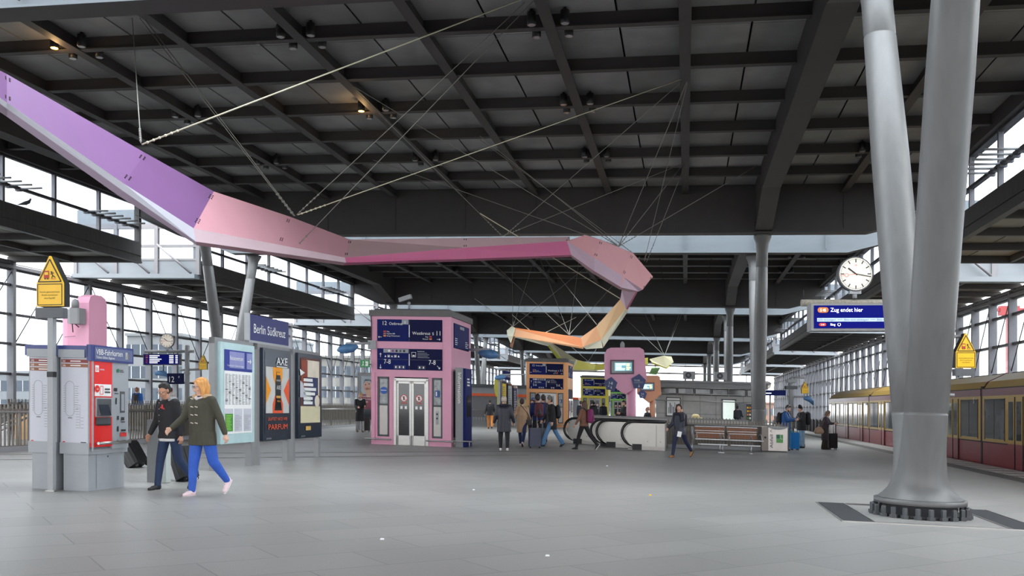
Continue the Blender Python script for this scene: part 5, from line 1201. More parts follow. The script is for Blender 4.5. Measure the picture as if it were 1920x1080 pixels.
# ------------------------------------------------------------------ train
TR_R, TR_G, TR_P = mat('train_dark_red', (122, 30, 42), .3, 0, .04), mat('train_ochre', (176, 144, 74), .35, 0, .05), mat('train_plum', (112, 60, 72), .35)
TR_W = mat('train_window', (74, 78, 82), .06, 0, .5, 1.2); TR_D = mat('train_joint', (30, 26, 28), .6)
TR_S = mat('train_seat_green', (110, 150, 110), .6)
def car(v0, v1, label):
    t = thing('train_car', label, 'train', H(UR+.12, v0)); L = v1-v0; Wd = 2.9
    mb = MB()
    side_ = [(0,-.75),(0,2.2),(.04,2.42),(.2,2.66),(.7,2.92),(Wd/2,3.02),(Wd-.7,2.92),(Wd-.2,2.66),(Wd,2.2),(Wd,-.75)]
    m_ = [TR_G]*10
    A = [(x,0,z) for x,z in side_]; B = [(x,L,z) for x,z in side_]
    n = len(A)
    for i in range(n-1): mb.add([A[i],B[i],B[i+1],A[i+1]], [(0,1,2,3)], TR_R if i in (0, 8) else TR_G)
    mb.add(A,[tuple(range(n))],TR_P); mb.add(B,[tuple(range(n-1,-1,-1))],TR_P); mb.add([A[0],A[-1],B[-1],B[0]],[(0,1,2,3)],TR_D)
    mb.build('car_body', t, shear=True)
    mb = MB(); mb.box(-.012,.0,.0,L,.74,2.2,TR_G); mb.box(-.016,-.0,0,L,2.18,2.4,TR_P); mb.box(-.02,.02,0,L,2.4,2.43,TR_D); mb.box(-.018,0,0,L,.70,.735,TR_D); mb.build('window_band', t, shear=True)
    nd = 3; pitch = L/nd
    for k in range(nd):
        c_ = pitch*(k+.5)
        for q in (-.62, 0.04):
            mb = MB(); mb.box(-.03,-.01,c_+q,c_+q+.58,.02,2.12,TR_R); mb.box(-.034,-.012,c_+q,c_+q+.58,.74,2.12,TR_G); mb.box(-.04,-.02,c_+q+.1,c_+q+.5,.85,1.98,TR_W); mb.box(-.036,-.01,c_+q-.01,c_+q+.01,.0,2.12,TR_D); mb.build('door', t, shear=True)
        for (a, b) in ((c_-pitch/2+.28, c_-.95), (c_+.95, c_+pitch/2-.28)):
            mb = MB(); mb.box(-.022,-.005,a,b,.84,2.05,TR_W); mb.box(-.026,-.01,a-.04,a,.8,2.09,TR_D); mb.box(-.026,-.01,b,b+.04,.8,2.09,TR_D); mb.box(-.026,-.01,a,b,2.05,2.08,TR_D); mb.box(-.026,-.01,(a+b)/2-.02,(a+b)/2+.02,.84,2.05,TR_D); mb.build('window', t, shear=True)
    mb = MB(); p = Pl(mb,(-.02,0,0),(0,-1,0),(0,0,1),.003); p.text(-.62,1.95,.28,'S',WHITE,'c',6); mb.build('train_logo', t, shear=True)
    mb = MB(); mb.box(-.0,Wd,-.15,0,-.5,2.5,TR_D); mb.build('gangway', t, shear=True)
    for y in (2.5, L-3.5):
        mb = MB(); mb.box(.3,Wd-.3,y-1.1,y+1.1,-1.0,-.72,TR_D)
        for yy in (y-.8, y+.8):
            for x in (.72, 2.1): mb.path([(x,yy,-.62),(x+.12,yy,-.62)], .4, TR_D, 16)
        mb.build('bogie', t, shear=True)
    return t
car(50.4, 64.0, 'far red and ochre train car at the right platform, ending the train')
car(32.0, 50.2, 'middle red and ochre train car seen left of the large V column')
car(13.6, 31.8, 'nearest red and ochre train car at the right edge of the picture')

# ------------------------------------------------------------------ service pavilion
PST = mat('pavilion_stone', (176, 174, 170), .55, 0, .1, 2); PSG = mat('pavilion_joint', (100, 98, 96), .7); LOUV = mat('louver_grey', (158, 158, 160), .5, .1)
u0 = -1.9; v0 = 61.0
t = thing('service_pavilion', 'grey stone service pavilion with louvred upper windows behind the stairwell', 'building', H(u0, v0))
Wp = 7.0
mb = MB(); mb.box(0,Wp,0,6,0,2.87,PST)
for z in (1.15, 2.0): mb.box(0,Wp,-.012,0,z-.01,z+.01,PSG)
for x in (.7,1.75,2.85,3.85,5.6): mb.box(x-.01,x+.01,-.012,0,0,2.6,PSG)
mb.build('stone_wall', t, shear=True)
mb = MB(); mb.box(-.3,Wp+.3,-.5,6.2,3.2,3.32,GREYP); mb.box(-.15,Wp+.1,-.25,6,2.87,3.2,LOUV)
for i in range(6): mb.box(-.15,Wp+.1,-.29,-.25,2.89+i*.055,2.915+i*.055,GREYP)
mb.build('roof', t, shear=True)
for i in range(6):
    x = .3+i*1.1; mb = MB(); mb.box(x,x+1.05,-.04,.02,2.37,2.83,DKFRAME); mb.box(x+.06,x+.99,-.045,-.03,2.42,2.78,mat('pavilion_glass', (90, 92, 92), .1, 0, .5, 1.5))
    if i in (1,): mb.box(x+.5,x+.95,-.05,-.04,2.48,2.76,GREYL)
    mb.build('window', t, shear=True)
for z in (2.45, 2.85, 2.0):
    mb = MB(); mb.tube((-.6,-.35,z),(5.4,-.35,z),.035,STAIN,n=8); mb.build('rail_tube', t, shear=True)
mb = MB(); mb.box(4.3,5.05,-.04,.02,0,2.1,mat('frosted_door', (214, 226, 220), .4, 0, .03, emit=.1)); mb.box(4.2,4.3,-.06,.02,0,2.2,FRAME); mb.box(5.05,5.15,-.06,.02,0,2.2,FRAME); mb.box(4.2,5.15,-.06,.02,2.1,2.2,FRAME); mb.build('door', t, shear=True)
t2 = thing('framed_picture', 'framed black and white picture on the stone pavilion wall', 'picture', H(u0+.65, v0-.05, 1.15))
mb = MB(); mb.box(0,.95,-.03,0,-.2,1.05,DGREY); p = Pl(mb,(0,-.032,-.2),(1,0,0),(0,0,1)); p.rect(.06,.06,.89,1.19,WHITE); 
for i in range(7): p.rect(.14+i*.1,.2,.2+i*.1,.6+.4*((i*37)%10)/10,DGREY if i % 2 else SIGNK,3)
mb.build('picture_panel', t2, shear=True)
for k, (x, lb) in enumerate(((1.75, 'outdoor air conditioning unit on the pavilion roof, left one'), (3.8, 'outdoor air conditioning unit on the pavilion roof beside the round columns'))):
    t2 = thing('air_conditioner', lb, 'air conditioner', H(u0+x, v0+1.0, 3.36)); mb = MB(); mb.box(0,.8,0,.5,.1,.62,GREYL); mb.box(.1,.2,.0,.5,0,.1,DGREY); mb.box(.6,.7,.0,.5,0,.1,DGREY); mb.build('housing', t2, shear=True)
    mb = MB(); p = Pl(mb,(.35,-.004,.36),(1,0,0),(0,0,1)); p.disc(0,0,.2,DGREY); p.disc(0,0,.08,GREYP,2); mb.build('fan_grille', t2, shear=True)
t2 = thing('vending_machine', 'dark vending machine with bright products in the pavilion wall, next to the round column', 'vending machine', H(u0+5.25, v0-.62))
mb = MB(); mb.box(0,.5,0,.55,0,1.95,mat('vending_grey', (120, 122, 126), .4)); mb.build('housing', t2, shear=True)
mb = MB(); mb.box(.52,1.3,0,.55,0,1.9,mat('vending_dark', (40, 40, 40), .3)); p = Pl(mb,(.45,-.004,0),(1,0,0),(0,0,1)); rr = random.Random(3)
for i in range(5):
    for j in range(6): p.rect(.08+i*.14,.5+j*.22,.18+i*.14,.62+j*.22,(YEL,WHITE,mat('bottle_green', (90, 150, 60)),LORG)[rr.randrange(4)],2)
mb.build('product_window', t2, shear=True)

# ------------------------------------------------------------------ kiosk with orange stripe
t = thing('kiosk', 'low grey kiosk with an orange stripe beyond the pink lift tower', 'building', H(-19.5, 72))
mb = MB(); mb.box(0,8,0,5,0,2.0,mat('kiosk_grey', (168, 168, 170), .5)); mb.box(2.6,4.6,-.03,0,.3,1.9,mat('kiosk_shutter', (120, 120, 124), .4)); mb.box(5.0,7.6,-.03,0,.2,1.8,mat('kiosk_beige', (206, 196, 150), .5))
for z in (.5,1.0,1.5): mb.box(0,2.5,-.015,0,z,z+.015,DGREY)
mb.build('kiosk_wall', t, shear=True)
mb = MB(); mb.box(-.3,8.2,-.5,5.2,2.0,2.22,mat('kiosk_orange', (240, 96, 30), .4)); mb.build('orange_band', t, shear=True)
mb = MB(); mb.box(-.3,8.2,-.45,5.2,2.22,2.7,GREYL); mb.box(-.5,8.4,-.8,5.4,2.7,2.95,DGREY); mb.build('roof', t, shear=True)
t = thing('kiosk', 'low distant kiosk with an orange band, right of the far poster cases', 'building', H(-16.5, 100)); mb = MB(); mb.box(0,5,0,4,0,2.1,GREYL); mb.build('kiosk_wall', t, shear=True); mb = MB(); mb.box(0,5,-.3,4,2.1,2.35,mat('kiosk_orange', (0,0,0))); mb.build('orange_band', t, shear=True)

# grey box behind the couple
pp = G(293, 905); t = thing('info_stele', 'plain grey slab stele standing behind the man in the dark jacket', 'stele', pp, -TH)
mb = MB(); mb.box(-.17,.03,0,.14,0,1.05,GREYP); mb.build('stele_body', t); mb = MB(); mb.box(.03,.18,.0,.14,0,1.05,mat('stele_side', (186, 194, 190), .5)); mb.build('stele_side', t)

# pigeon
t = thing('pigeon', 'dark pigeon standing on the fascia ledge at the far left', 'bird', D(50, 387.5, 38), .3)
PG = mat('pigeon_grey', (60, 62, 70), .6, 0, .1)
mb = MB(); mb.path([(-.34,0,.06),(-.2,0,.1),(-.05,0,.14),(.08,0,.2),(.13,0,.28),(.15,0,.33),(.2,0,.33)], [.015,.045,.085,.075,.045,.04,.008], PG, 10); mb.tube((0,.02,.08),(0,.02,0),.008,PG,n=5); mb.tube((0,-.02,.08),(0,-.02,0),.008,PG,n=5)
mb.build('bird_body', t)

# ------------------------------------------------------------------ town beyond the glass
def building(px0, px1, ytop, Y, col, label, cols, rows, wd=(50, 58, 68), depth=14):
    m_ = mat('facade_'+label[:14].replace(' ', '_'), col, .7, 0, .03, .2); wm = mat('far_window_glass', wd, .4, 0, .1, .3)
    x0, x1 = (px0-960)/F*Y, (px1-960)/F*Y; zt = E+(HY-ytop)/F*Y
    t = thing('building', label, 'building', Vector((x0, Y, -9)), 0); W = x1-x0; Hh = zt+9
    mb = MB(); mb.box(0,W,0,depth,0,Hh,m_); mb.box(-.2,W+.2,-.3,depth,Hh,Hh+.4,m_); mb.build('facade_wall', t)
    wme = None
    for j in range(rows):
        z = Hh-2.9-j*3.1
        if z < 3: break
        for i in range(cols):
            if wme is None:
                mb = MB(); mb.box(-.75,.75,-.05,.05,0,1.7,wm); mb.box(-.03,.03,-.08,.02,0,1.7,WHITE); o = mb.build('window', t); wme = o.data
            else: o = link('window', wme, t)
            o.location = ((i+.5)*W/cols, 0, z)
building(238, 340, 630, 130, (114, 114, 114), 'pale modern apartment block behind the left glazing, above the ticket machines', 6, 6)
building(-20, 120, 700, 150, (109, 111, 113), 'low pale building beyond the glazing at the left edge', 10, 4)
building(345, 430, 655, 150, (116, 116, 117), 'white apartment block beyond the glazing behind the walking couple', 5, 6)
building(590, 700, 672, 140, (117, 113, 106), 'cream apartment block with paired windows, between poster cases and pink lift', 7, 6)
building(470, 560, 640, 190, (108, 111, 114), 'far bluish tall building beyond the left glazing', 6, 8)
building(880, 960, 735, 260, (114, 112, 108), 'far pale building beyond the end of the left platform', 6, 3)
building(1425, 1475, 757, 230, (104, 81, 70), 'far pink brick house past the end of the right platform', 3, 2)
building(1225, 1425, 742, 330, (112, 112, 111), 'long far building past the open end of the hall', 16, 3)
building(1790, 1990, 752, 260, (113, 115, 117), 'low distant roofs beyond the right glazing, above the train', 14, 2)
CRN = mat('crane_red', (150, 50, 50), .6)
t = thing('tower_crane', 'thin red tower crane far beyond the right glazing', 'crane', Vector(((1895-960)/F*240, 240, -9)), 0)
mb = MB(); mb.box(-.9,.9,-.9,.9,0,34.5,mat('crane_pale', (150, 90, 90))); mb.build('crane_mast', t); mb = MB(); mb.box(-3,2,-.8,.8,33.5,36,CRN); mb.box(-5,14,-.4,.4,34.6,35.4,CRN); mb.build('crane_jib', t)
# ------------------------------------------------------------------ people
SKIN = mat('skin', (214, 168, 146), .55, 0, .04, 8); SKIN2 = mat('skin_tan', (196, 146, 120), .55, 0, .04, 8)
LIP = mat('lips', (176, 96, 90), .5); EYE = mat('eye_dark', (40, 30, 28), .2); EYEW = mat('eye_white', (232, 228, 222), .3)
def V3(*a): return Vector(a)
def blob(name, prims, m, parent, voxel, smooth=2, clip=None):
    """prims: (p0, r0, p1, r1) rounded cones, merged into one continuous skin"""
    mb = MB()
    for p0, r0, p1, r1 in prims:
        p0, p1 = Vector(p0), Vector(p1)
        if (p1-p0).length < 1e-4: mb.ball(p0, r0 if not isinstance(r0, tuple) else r0, m, 12); continue
        # capsule as one closed shape: rings along the axis with round ends
        d = (p1-p0).normalized(); pts = []; rs = []
        for a in (80, 50, 20): a = math.radians(a); pts.append(p0-d*r0*math.sin(a)); rs.append(r0*math.cos(a))
        pts.append(p0); rs.append(r0); pts.append(p1); rs.append(r1)
        for a in (20, 50, 80): a = math.radians(a); pts.append(p1+d*r1*math.sin(a)); rs.append(r1*math.cos(a))
        mb.path(pts, rs, m, 12)
    me = bpy.data.meshes.new('b'); me.from_pydata(mb.v, [], mb.f); me.update()
    ob = bpy.data.objects.new('b', me); C.objects.link(ob)
    r = ob.modifiers.new('r', 'REMESH'); r.mode = 'VOXEL'; r.voxel_size = voxel; r.use_smooth_shade = True
    s = ob.modifiers.new('s', 'SMOOTH'); s.factor = .5; s.iterations = smooth
    dg = bpy.context.evaluated_depsgraph_get()
    out = bpy.data.meshes.new_from_object(ob.evaluated_get(dg)); bpy.data.objects.remove(ob); bpy.data.meshes.remove(me)
    if clip is not None:
        for v in out.vertices:
            if v.co.z < clip: v.co.z = clip+(v.co.z-clip)*.06
    out.materials.clear(); out.materials.append(m)
    return link(name, out, parent)

def hand_prims(w, d, side, k, curl=.5, grip=False):
    """palm and five fingers; w wrist, d hand direction"""
    d = d.normalized(); inw = V3(-side, 0, 0); inw = (inw-d*inw.dot(d)).normalized()   # palm faces the thigh
    fw = d.cross(inw)*side; P = []                                                  # towards the thumb (forward)
    if fw.y > 0: fw = -fw
    palm = w+d*.085*k
    for q in (-.024, 0, .024): P.append((w+d*.02*k+fw*q*k*.7, .017*k, palm+fw*q*k, .015*k))
    L = (.062, .072, .067, .052)
    for i in range(4):
        b = palm+fw*(.03-.02*i)*k; c1 = (.35+curl*.5) if not grip else 1.3; c2 = c1+.5*curl+(.9 if grip else 0)
        d1 = d*math.cos(c1)+inw*math.sin(c1); d2 = d*math.cos(c2)+inw*math.sin(c2)
        m_ = b+d1*L[i]*.5*k; P.append((b, .0098*k, m_, .0088*k)); P.append((m_, .0088*k, m_+d2*L[i]*.5*k, .0075*k))
    b = w+d*.03*k+fw*.028*k; t1 = (d*.7+fw*.7+inw*.25).normalized(); m_ = b+t1*.035*k; t2 = (d*.9+fw*.25+inw*.35).normalized()
    P.append((b, .0125*k, m_, .011*k)); P.append((m_, .0105*k, m_+t2*.03*k, .009*k))
    return P

def rotv(v, ax, a): return Matrix.Rotation(a, 3, ax) @ v
def person(label, loc, Hh, face, thigh=(0,0), knee=(5,5), arm=(0,0), abd=(8,8), elbow=(15,15), inward=(0,0), lean=0, pitch=0, yaw=0,
           top=('jacket', (40,40,44), .86), legs=(40,44,60), shoes=(30,30,30), hair=('short', (60,44,34)), hat=None, skin=SKIN,
           fat=1.0, vox=.016, scarf=None, glasses=False, phones=None, hood=None, skirt=None, grip=(False, False), cut=None, extra=None, sole=None, beard=False):
    """local frame faces -y; person's left is +x; face = heading in degrees (0 towards camera, + turns to image right)"""
    k = Hh/1.75
    t = thing('person', label, 'person', loc, math.radians(face))
    hipz = .93*k
    def dirv(a, b=0, s=1): a = math.radians(a); b = math.radians(b); return V3(s*math.sin(b), -math.sin(a)*math.cos(b), -math.cos(a)*math.cos(b))
    J = {}
    for i, s in ((0, 1), (1, -1)):           # 0 = left (+x), 1 = right (-x)
        h = V3(s*.095*k, 0, 0); kn = h+dirv(thigh[i], 2, s)*.43*k; an = kn+dirv(thigh[i]-knee[i], 0, s)*.43*k
        J['hip', i], J['knee', i], J['ank', i] = h, kn, an
    low = min(J['ank', i].z - .075*k*1.0 - (.10*k*max(0, math.sin(math.radians(knee[i]-thigh[i]))) if knee[i]-thigh[i] > 15 else 0) for i in (0, 1))
    dz = V3(0, 0, -low)
    for q in J: J[q] = J[q]+dz
    pel = dz.copy(); L_ = math.radians(lean); up = V3(0, -math.sin(L_), math.cos(L_))
    side_ = V3(1, 0, 0)
    chest = pel+up*.40*k; neck = pel+up*.545*k; shl = pel+up*.50*k
    P_ = math.radians(lean*.4+pitch); hup = V3(0, -math.sin(P_), math.cos(P_)); Y_ = math.radians(yaw)
    hup = hup; hfw = V3(math.sin(Y_)*math.cos(P_), -math.cos(Y_)*math.cos(P_), -math.sin(P_)); hsd = hfw.cross(hup).normalized()*-1
    if hsd.x < 0: hsd = -hsd
    head = neck+hup*.155*k
    for i, s in ((0, 1), (1, -1)):
        sh = shl+side_*s*.175*k*min(1.1, fat); el = sh+dirv(arm[i]+lean*.3, abd[i], s)*.29*k
        fa = dirv(arm[i]+elbow[i]+lean*.3, abd[i]-inward[i], s); wr = el+fa*.25*k
        J['sh', i], J['el', i], J['wr', i], J['fd', i] = sh, el, wr, fa
    B = []
    f = fat
    B += [(pel+side_*.05*k, .105*k*f, pel-side_*.05*k, .105*k*f), (pel, .12*k*f, chest, .125*k*f), (chest+side_*.07*k, .1*k, chest-side_*.07*k, .1*k), (shl+side_*.13*k, .06*k, shl-side_*.13*k, .06*k), (neck-up*.03*k, .055*k, head-hup*.06*k, .05*k)]
    for i in (0, 1):
        B += [(J['hip', i], .088*k*f, J['knee', i], .058*k*f), (J['knee', i], .056*k*f, J['ank', i], .038*k), (J['sh', i], .05*k, J['el', i], .042*k), (J['el', i], .04*k, J['wr', i], .027*k)]
        fdir = rotv(dirv(thigh[i]-knee[i]), V3(1,0,0), 0); fd = V3(0, -1, 0) if abs(J['ank', i].z-.075*k) < .05 else (dirv(thigh[i]-knee[i]+80))
        J['foot', i] = fd; dn_ = V3(0,0,-1) if abs(fd.z) < .2 else dirv(thigh[i]-knee[i]); B.append((J['ank', i]+dn_*.03*k, .03*k, J['ank', i]+fd*.12*k+dn_*.045*k, .02*k))
        B += hand_prims(J['wr', i], J['fd', i], 1 if i == 0 else -1, k, .5, grip[i])
    # head: skull, jaw, chin, nose, ears, brow
    def hp(x, y, z): return head+hsd*x*k+hfw*y*k+hup*z*k
    B += [(hp(0,-.02,.035), .088*k, hp(0,.012,.03), .078*k), (hp(0,.015,.0), .068*k, hp(0,.04,-.065), .042*k), (hp(0,.055,-.095), .022*k, hp(0,.05,-.085), .024*k),
          (hp(0,.088,.01), .009*k, hp(0,.108,-.028), .0135*k), (hp(.03,.078,.03), .012*k, hp(-.03,.078,.03), .012*k),
          (hp(.078,-.01,.02), .012*k, hp(.08,-.008,-.02), .009*k), (hp(-.078,-.01,.02), .012*k, hp(-.08,-.008,-.02), .009*k), (hp(.035,.06,-.03), .026*k, hp(-.035,.06,-.03), .026*k), (hp(.016,.092,-.055), .008*k, hp(-.016,.092,-.055), .008*k)]
    blob('body', B, skin, t, min(vox, .0085), 2)
    for s in (1, -1):
        mb = MB(); mb.ball(hp(s*.03, .082, .01), .0125*k, EYEW, 8); mb.ball(hp(s*.03, .0915, .01), .0065*k, EYE, 8); mb.build('eye', t)
    mb = MB(); mb.path([hp(-.022,.094,-.058),hp(0,.102,-.056),hp(.022,.094,-.058)], [.003*k,.0065*k,.003*k], LIP, 6); mb.build('mouth', t)
    if glasses:
        mb = MB()
        for s in (1, -1):
            c_ = hp(s*.034, .106, .01); R = .022*k; pts = [c_+hsd*R*1.15*math.cos(a)+hup*R*.85*math.sin(a) for a in [6.2832*q/12 for q in range(13)]]; mb.path(pts, .0022, BLACK, 5); mb.tube(hp(s*.06,.1,.015), hp(s*.083,.0,.02), .002, BLACK, n=5)
        mb.tube(hp(-.01,.108,.014), hp(.01,.108,.014), .0022, BLACK, n=5); mb.build('glasses', t)
    if phones is not None:
        pm = mat('headphones_%d_%d_%d' % phones, phones, .4); mb = MB()
        mb.path([hp(.1*math.cos(q), -.01, .03+.125*math.sin(q)) for q in [math.pi*i/10 for i in range(11)]], .009, pm, 6)
        for s in (1, -1): mb.path([hp(s*.085, -.01, .0), hp(s*.115, -.01, .0)], .035, pm, 12)
        mb.build('headphones', t)
    # trousers
    lm = mat('trousers_%d_%d_%d' % legs, legs, .8, 0, .12, 6, bump=.3)
    Q = [(pel+side_*.05*k, .115*k*f, pel-side_*.05*k, .115*k*f), (pel, .12*k*f, pel+up*.06*k, .12*k*f)]
    for i in (0, 1):
        e_ = J['ank', i]+(J['knee', i]-J['ank', i])*.02
        Q += [(J['hip', i], .1*k*f, J['knee', i], .072*k*f), (J['knee', i], .071*k*f, e_, .052*k if not skirt else .075*k)]
    blob('trousers', Q, lm, t, vox, 3)
    # shoes
    sm = mat('shoe_%d_%d_%d' % shoes, shoes, .5, 0, .05, 10)
    for i in (0, 1):
        a, fd = J['ank', i], J['foot', i].normalized(); dn = V3(0,0,-1) if abs(fd.z) < .2 else (dirv(thigh[i]-knee[i]))
        S = [(a-fd*.02*k, .045*k, a+dn*.035*k-fd*.03*k, .038*k), (a+dn*.04*k-fd*.03*k, .036*k, a+fd*.16*k+dn*.048*k, .028*k), (a+dn*.02*k, .04*k, a+fd*.1*k+dn*.035*k, .036*k)]
        S += [(a+fd*.08*k+dn*.046*k+side_*s*.012*k, .03*k, a+fd*.15*k+dn*.048*k+side_*s*.01*k, .027*k) for s in (1,-1)]
        so = blob('shoe', S, sm, t, min(vox, .012), 2)
        mb = MB(); c0 = a+dn*.068*k; w_ = .036*k
        pts = [c0-fd*.07*k+side_*x for x in (-w_*.7, w_*.7)]+[c0+fd*.1*k+side_*w_, c0+fd*.19*k+side_*w_*.4, c0+fd*.19*k-side_*w_*.4, c0+fd*.1*k-side_*w_]
        mb.prism(pts, dn*.014*k, mat('shoe_sole_%s' % ('pale' if sole else 'dark'), (226, 220, 218) if sole else (30, 28, 28))); mb.build('sole', so)
    # top garment
    nm, tcol, tl = top; tm = mat('%s_%d_%d_%d' % ((nm,)+tcol), tcol, .75 if nm != 'puffer' else .45, 0, .1, 5, bump=.5 if nm == 'puffer' else .25, stretch=(1,1,9) if nm == 'puffer' else None)
    hem = tl*k; T_ = []     # hem height over the floor
    bot = pel+V3(0, 0, hem-pel.z) if hem < pel.z else pel+up*(hem-pel.z)
    rr_ = .155*k*f if nm == 'puffer' else .145*k*f
    T_ += [(pel+up*.05*k+side_*.035*k, rr_, chest+side_*.05*k, .145*k*f), (pel+up*.05*k-side_*.035*k, rr_, chest-side_*.05*k, .145*k*f), (shl+side_*.135*k*f, .07*k, shl-side_*.135*k*f, .07*k), (neck-up*.02*k, .075*k, neck-up*.06*k, .1*k)]
    if hem < pel.z-.02:
        sw = .035*k
        b2 = bot+V3(0,0,rr_*.1)
        T_ += [(pel+side_*.045*k, rr_*1.0, b2+side_*.06*k, rr_*1.02), (pel-side_*.045*k, rr_*1.0, b2-side_*.06*k, rr_*1.02)]
    for i in (0, 1):
        ar = .068*k if nm == 'puffer' else .06*k
        cu_ = J['el', i]+(J['wr', i]-J['el', i])*.93
        T_ += [(J['sh', i], .074*k, J['el', i], ar), (J['el', i], ar, cu_, .05*k if nm == 'puffer' else .043*k)]
    tp_ = blob('coat' if hem < .75*k else 'jacket', T_, tm, t, vox, 4, clip=hem)
    if hood is not None:
        hm = mat('hood_%d_%d_%d' % hood, hood, .9, 0, .2, 30, bump=.8)
        c_ = neck+up*.0
        ring = [(c_+side_*math.sin(a)*.115*k+V3(0,1,0)*math.cos(a)*.09*k+V3(0,.02*k,.01*k)) for a in [math.radians(-120+q*30) for q in range(9)]]
        blob('hood', [(ring[q], .045*k, ring[q+1], .045*k) for q in range(8)], hm, t, min(vox, .014), 2)
    if scarf is not None:
        cm = mat('scarf_%d_%d_%d' % scarf, scarf, .9, 0, .1, 8, bump=.5)
        ring = [(neck+up*.01*k+side_*math.sin(a)*.07*k-V3(0,1,0)*math.cos(a)*.07*k+V3(0,0,-.04*k*max(0, math.cos(a)))) for a in [6.2832*q/10 for q in range(11)]]
        blob('scarf', [(ring[q], .035*k, ring[q+1], .035*k) for q in range(10)], cm, t, min(vox, .014), 2)
    # hair / hat
    style, hc = hair; hm = mat('hair_%d_%d_%d' % hc, hc, .55, 0, .22, 3, bump=.6, stretch=(14, 14, 2))
    hv = min(vox, .012)
    if style != 'bald' or True:
        A = []
        if style == 'bald': A = [(hp(.06,-.045,-.01), .03*k, hp(-.06,-.045,-.01), .03*k)]
        else:
            A = [(hp(0,-.03,.06), .092*k, hp(0,-.035,.02), .086*k), (hp(0,.035,.1), .04*k, hp(0,-.02,.11), .045*k), (hp(.06,-.01,.06), .03*k, hp(-.06,-.01,.06), .03*k)]
        if style in ('long', 'bob'):
            ln = -.30 if style == 'long' else -.14
            for s in (1, -1): A += [(hp(s*.07,.01,.06), .032*k, hp(s*.085,0,-.06), .034*k), (hp(s*.085,0,-.06), .034*k, hp(s*.08,-.0,ln), .022*k), (hp(s*.05,.06,.085), .025*k, hp(s*.085,.03,.0), .022*k)]
            A += [(hp(0,-.06,.0), .085*k, hp(0,-.07,ln), .06*k)]
        if style == 'bun': A += [(hp(0,-.06,.12), .045*k, hp(0,-.07,.12), .045*k)]
        if style == 'bun': A = [q for q in A]
        blob('hair', A, hm, t, hv, 2)
    if hat is not None:
        hk = mat('hat_%d_%d_%d' % hat, hat, .9, 0, .1, 12, bump=.5)
        blob('hat', [(hp(0,-.02,.085), .09*k, hp(0,-.02,.055), .098*k), (hp(0,-.025,.14), .06*k, hp(0,-.025,.12), .07*k)], hk, t, hv, 2)
    if beard:
        blob('beard', [(hp(.04,.05,-.06), .03*k, hp(-.04,.05,-.06), .03*k), (hp(0,.06,-.09), .03*k, hp(0,.065,-.085), .03*k)], mat('hair_%d_%d_%d' % hc, hc), t, hv, 2)
    return t, J, dict(pel=pel, chest=chest, neck=neck, shl=shl, head=head, up=up, k=k, hp=hp, top=tp_)

def backpack(pt, label, col, size=1.0, col2=None):
    t, J, a = pt; k = a['k']; m_ = mat('backpack_%d_%d_%d' % col, col, .7, 0, .1, 5, bump=.3)
    c_ = a['chest']+V3(0, (.145+.1*size)*k, -.06*k)
    b = thing('backpack', label, 'backpack', t.location+(Matrix.Rotation(t.rotation_euler.z, 3, 'Z') @ c_), t.rotation_euler.z)
    w, h, d = .12*size*k, .17*size*k, .06*size*k
    blob('bag_body', [(V3(s*w*.5, 0, -h), .09*size*k, V3(s*w*.5, 0, h*.7), .08*size*k) for s in (1,-1)]+[(V3(0,.01,-h), .1*size*k, V3(0,.01,h*.8), .08*size*k)], m_, b, .016, 3)
    blob('front_pocket', [(V3(-w*.35,.075*size,-h*.75), .045*size*k, V3(w*.35,.075*size,-h*.75), .045*size*k), (V3(0,.08*size,-h*.8), .05*size*k, V3(0,.08*size,-h*.2), .045*size*k)], mat('backpack_%d_%d_%d' % (col2 or col), col2 or col, .7, 0, .1, 5, bump=.3), b, .016, 2)
    for s in (1, -1):
        mb = MB(); o = -c_; S = [c_+V3(s*.1*k,-.06*k,.13*k), a['shl']+V3(s*.11*k,.02*k,.085*k), a['shl']+V3(s*.12*k,-.13*k,-.02*k), a['chest']+V3(s*.15*k,-.1*k,-.14*k), a['chest']+V3(s*.16*k,.08*k,-.2*k)]
        mb.path([p+o for p in S], .016*k, BLACK, 6); mb.build('strap', b)
    return b

def phone(pt, label):
    t, J, a = pt; w = (J['wr', 0]+J['wr', 1])/2+(J['fd', 0]+J['fd', 1])*.06+V3(0,0,.03)
    o = thing('phone', label, 'phone', t.location+(Matrix.Rotation(t.rotation_euler.z, 3, 'Z') @ w), t.rotation_euler.z)
    o.rotation_euler.x = -.6; mb = MB(); mb.bbox(-.036,.036,-.005,.005,-.03,.12,.004,BLACK); mb.build('phone_case', o)
    mb = MB(); mb.add([(-.031,.0062,-.022),(.031,.0062,-.022),(.031,.0062,.112),(-.031,.0062,.112)], [(3,2,1,0)], mat('phone_screen', (150,165,180), .2)); mb.build('screen', o)

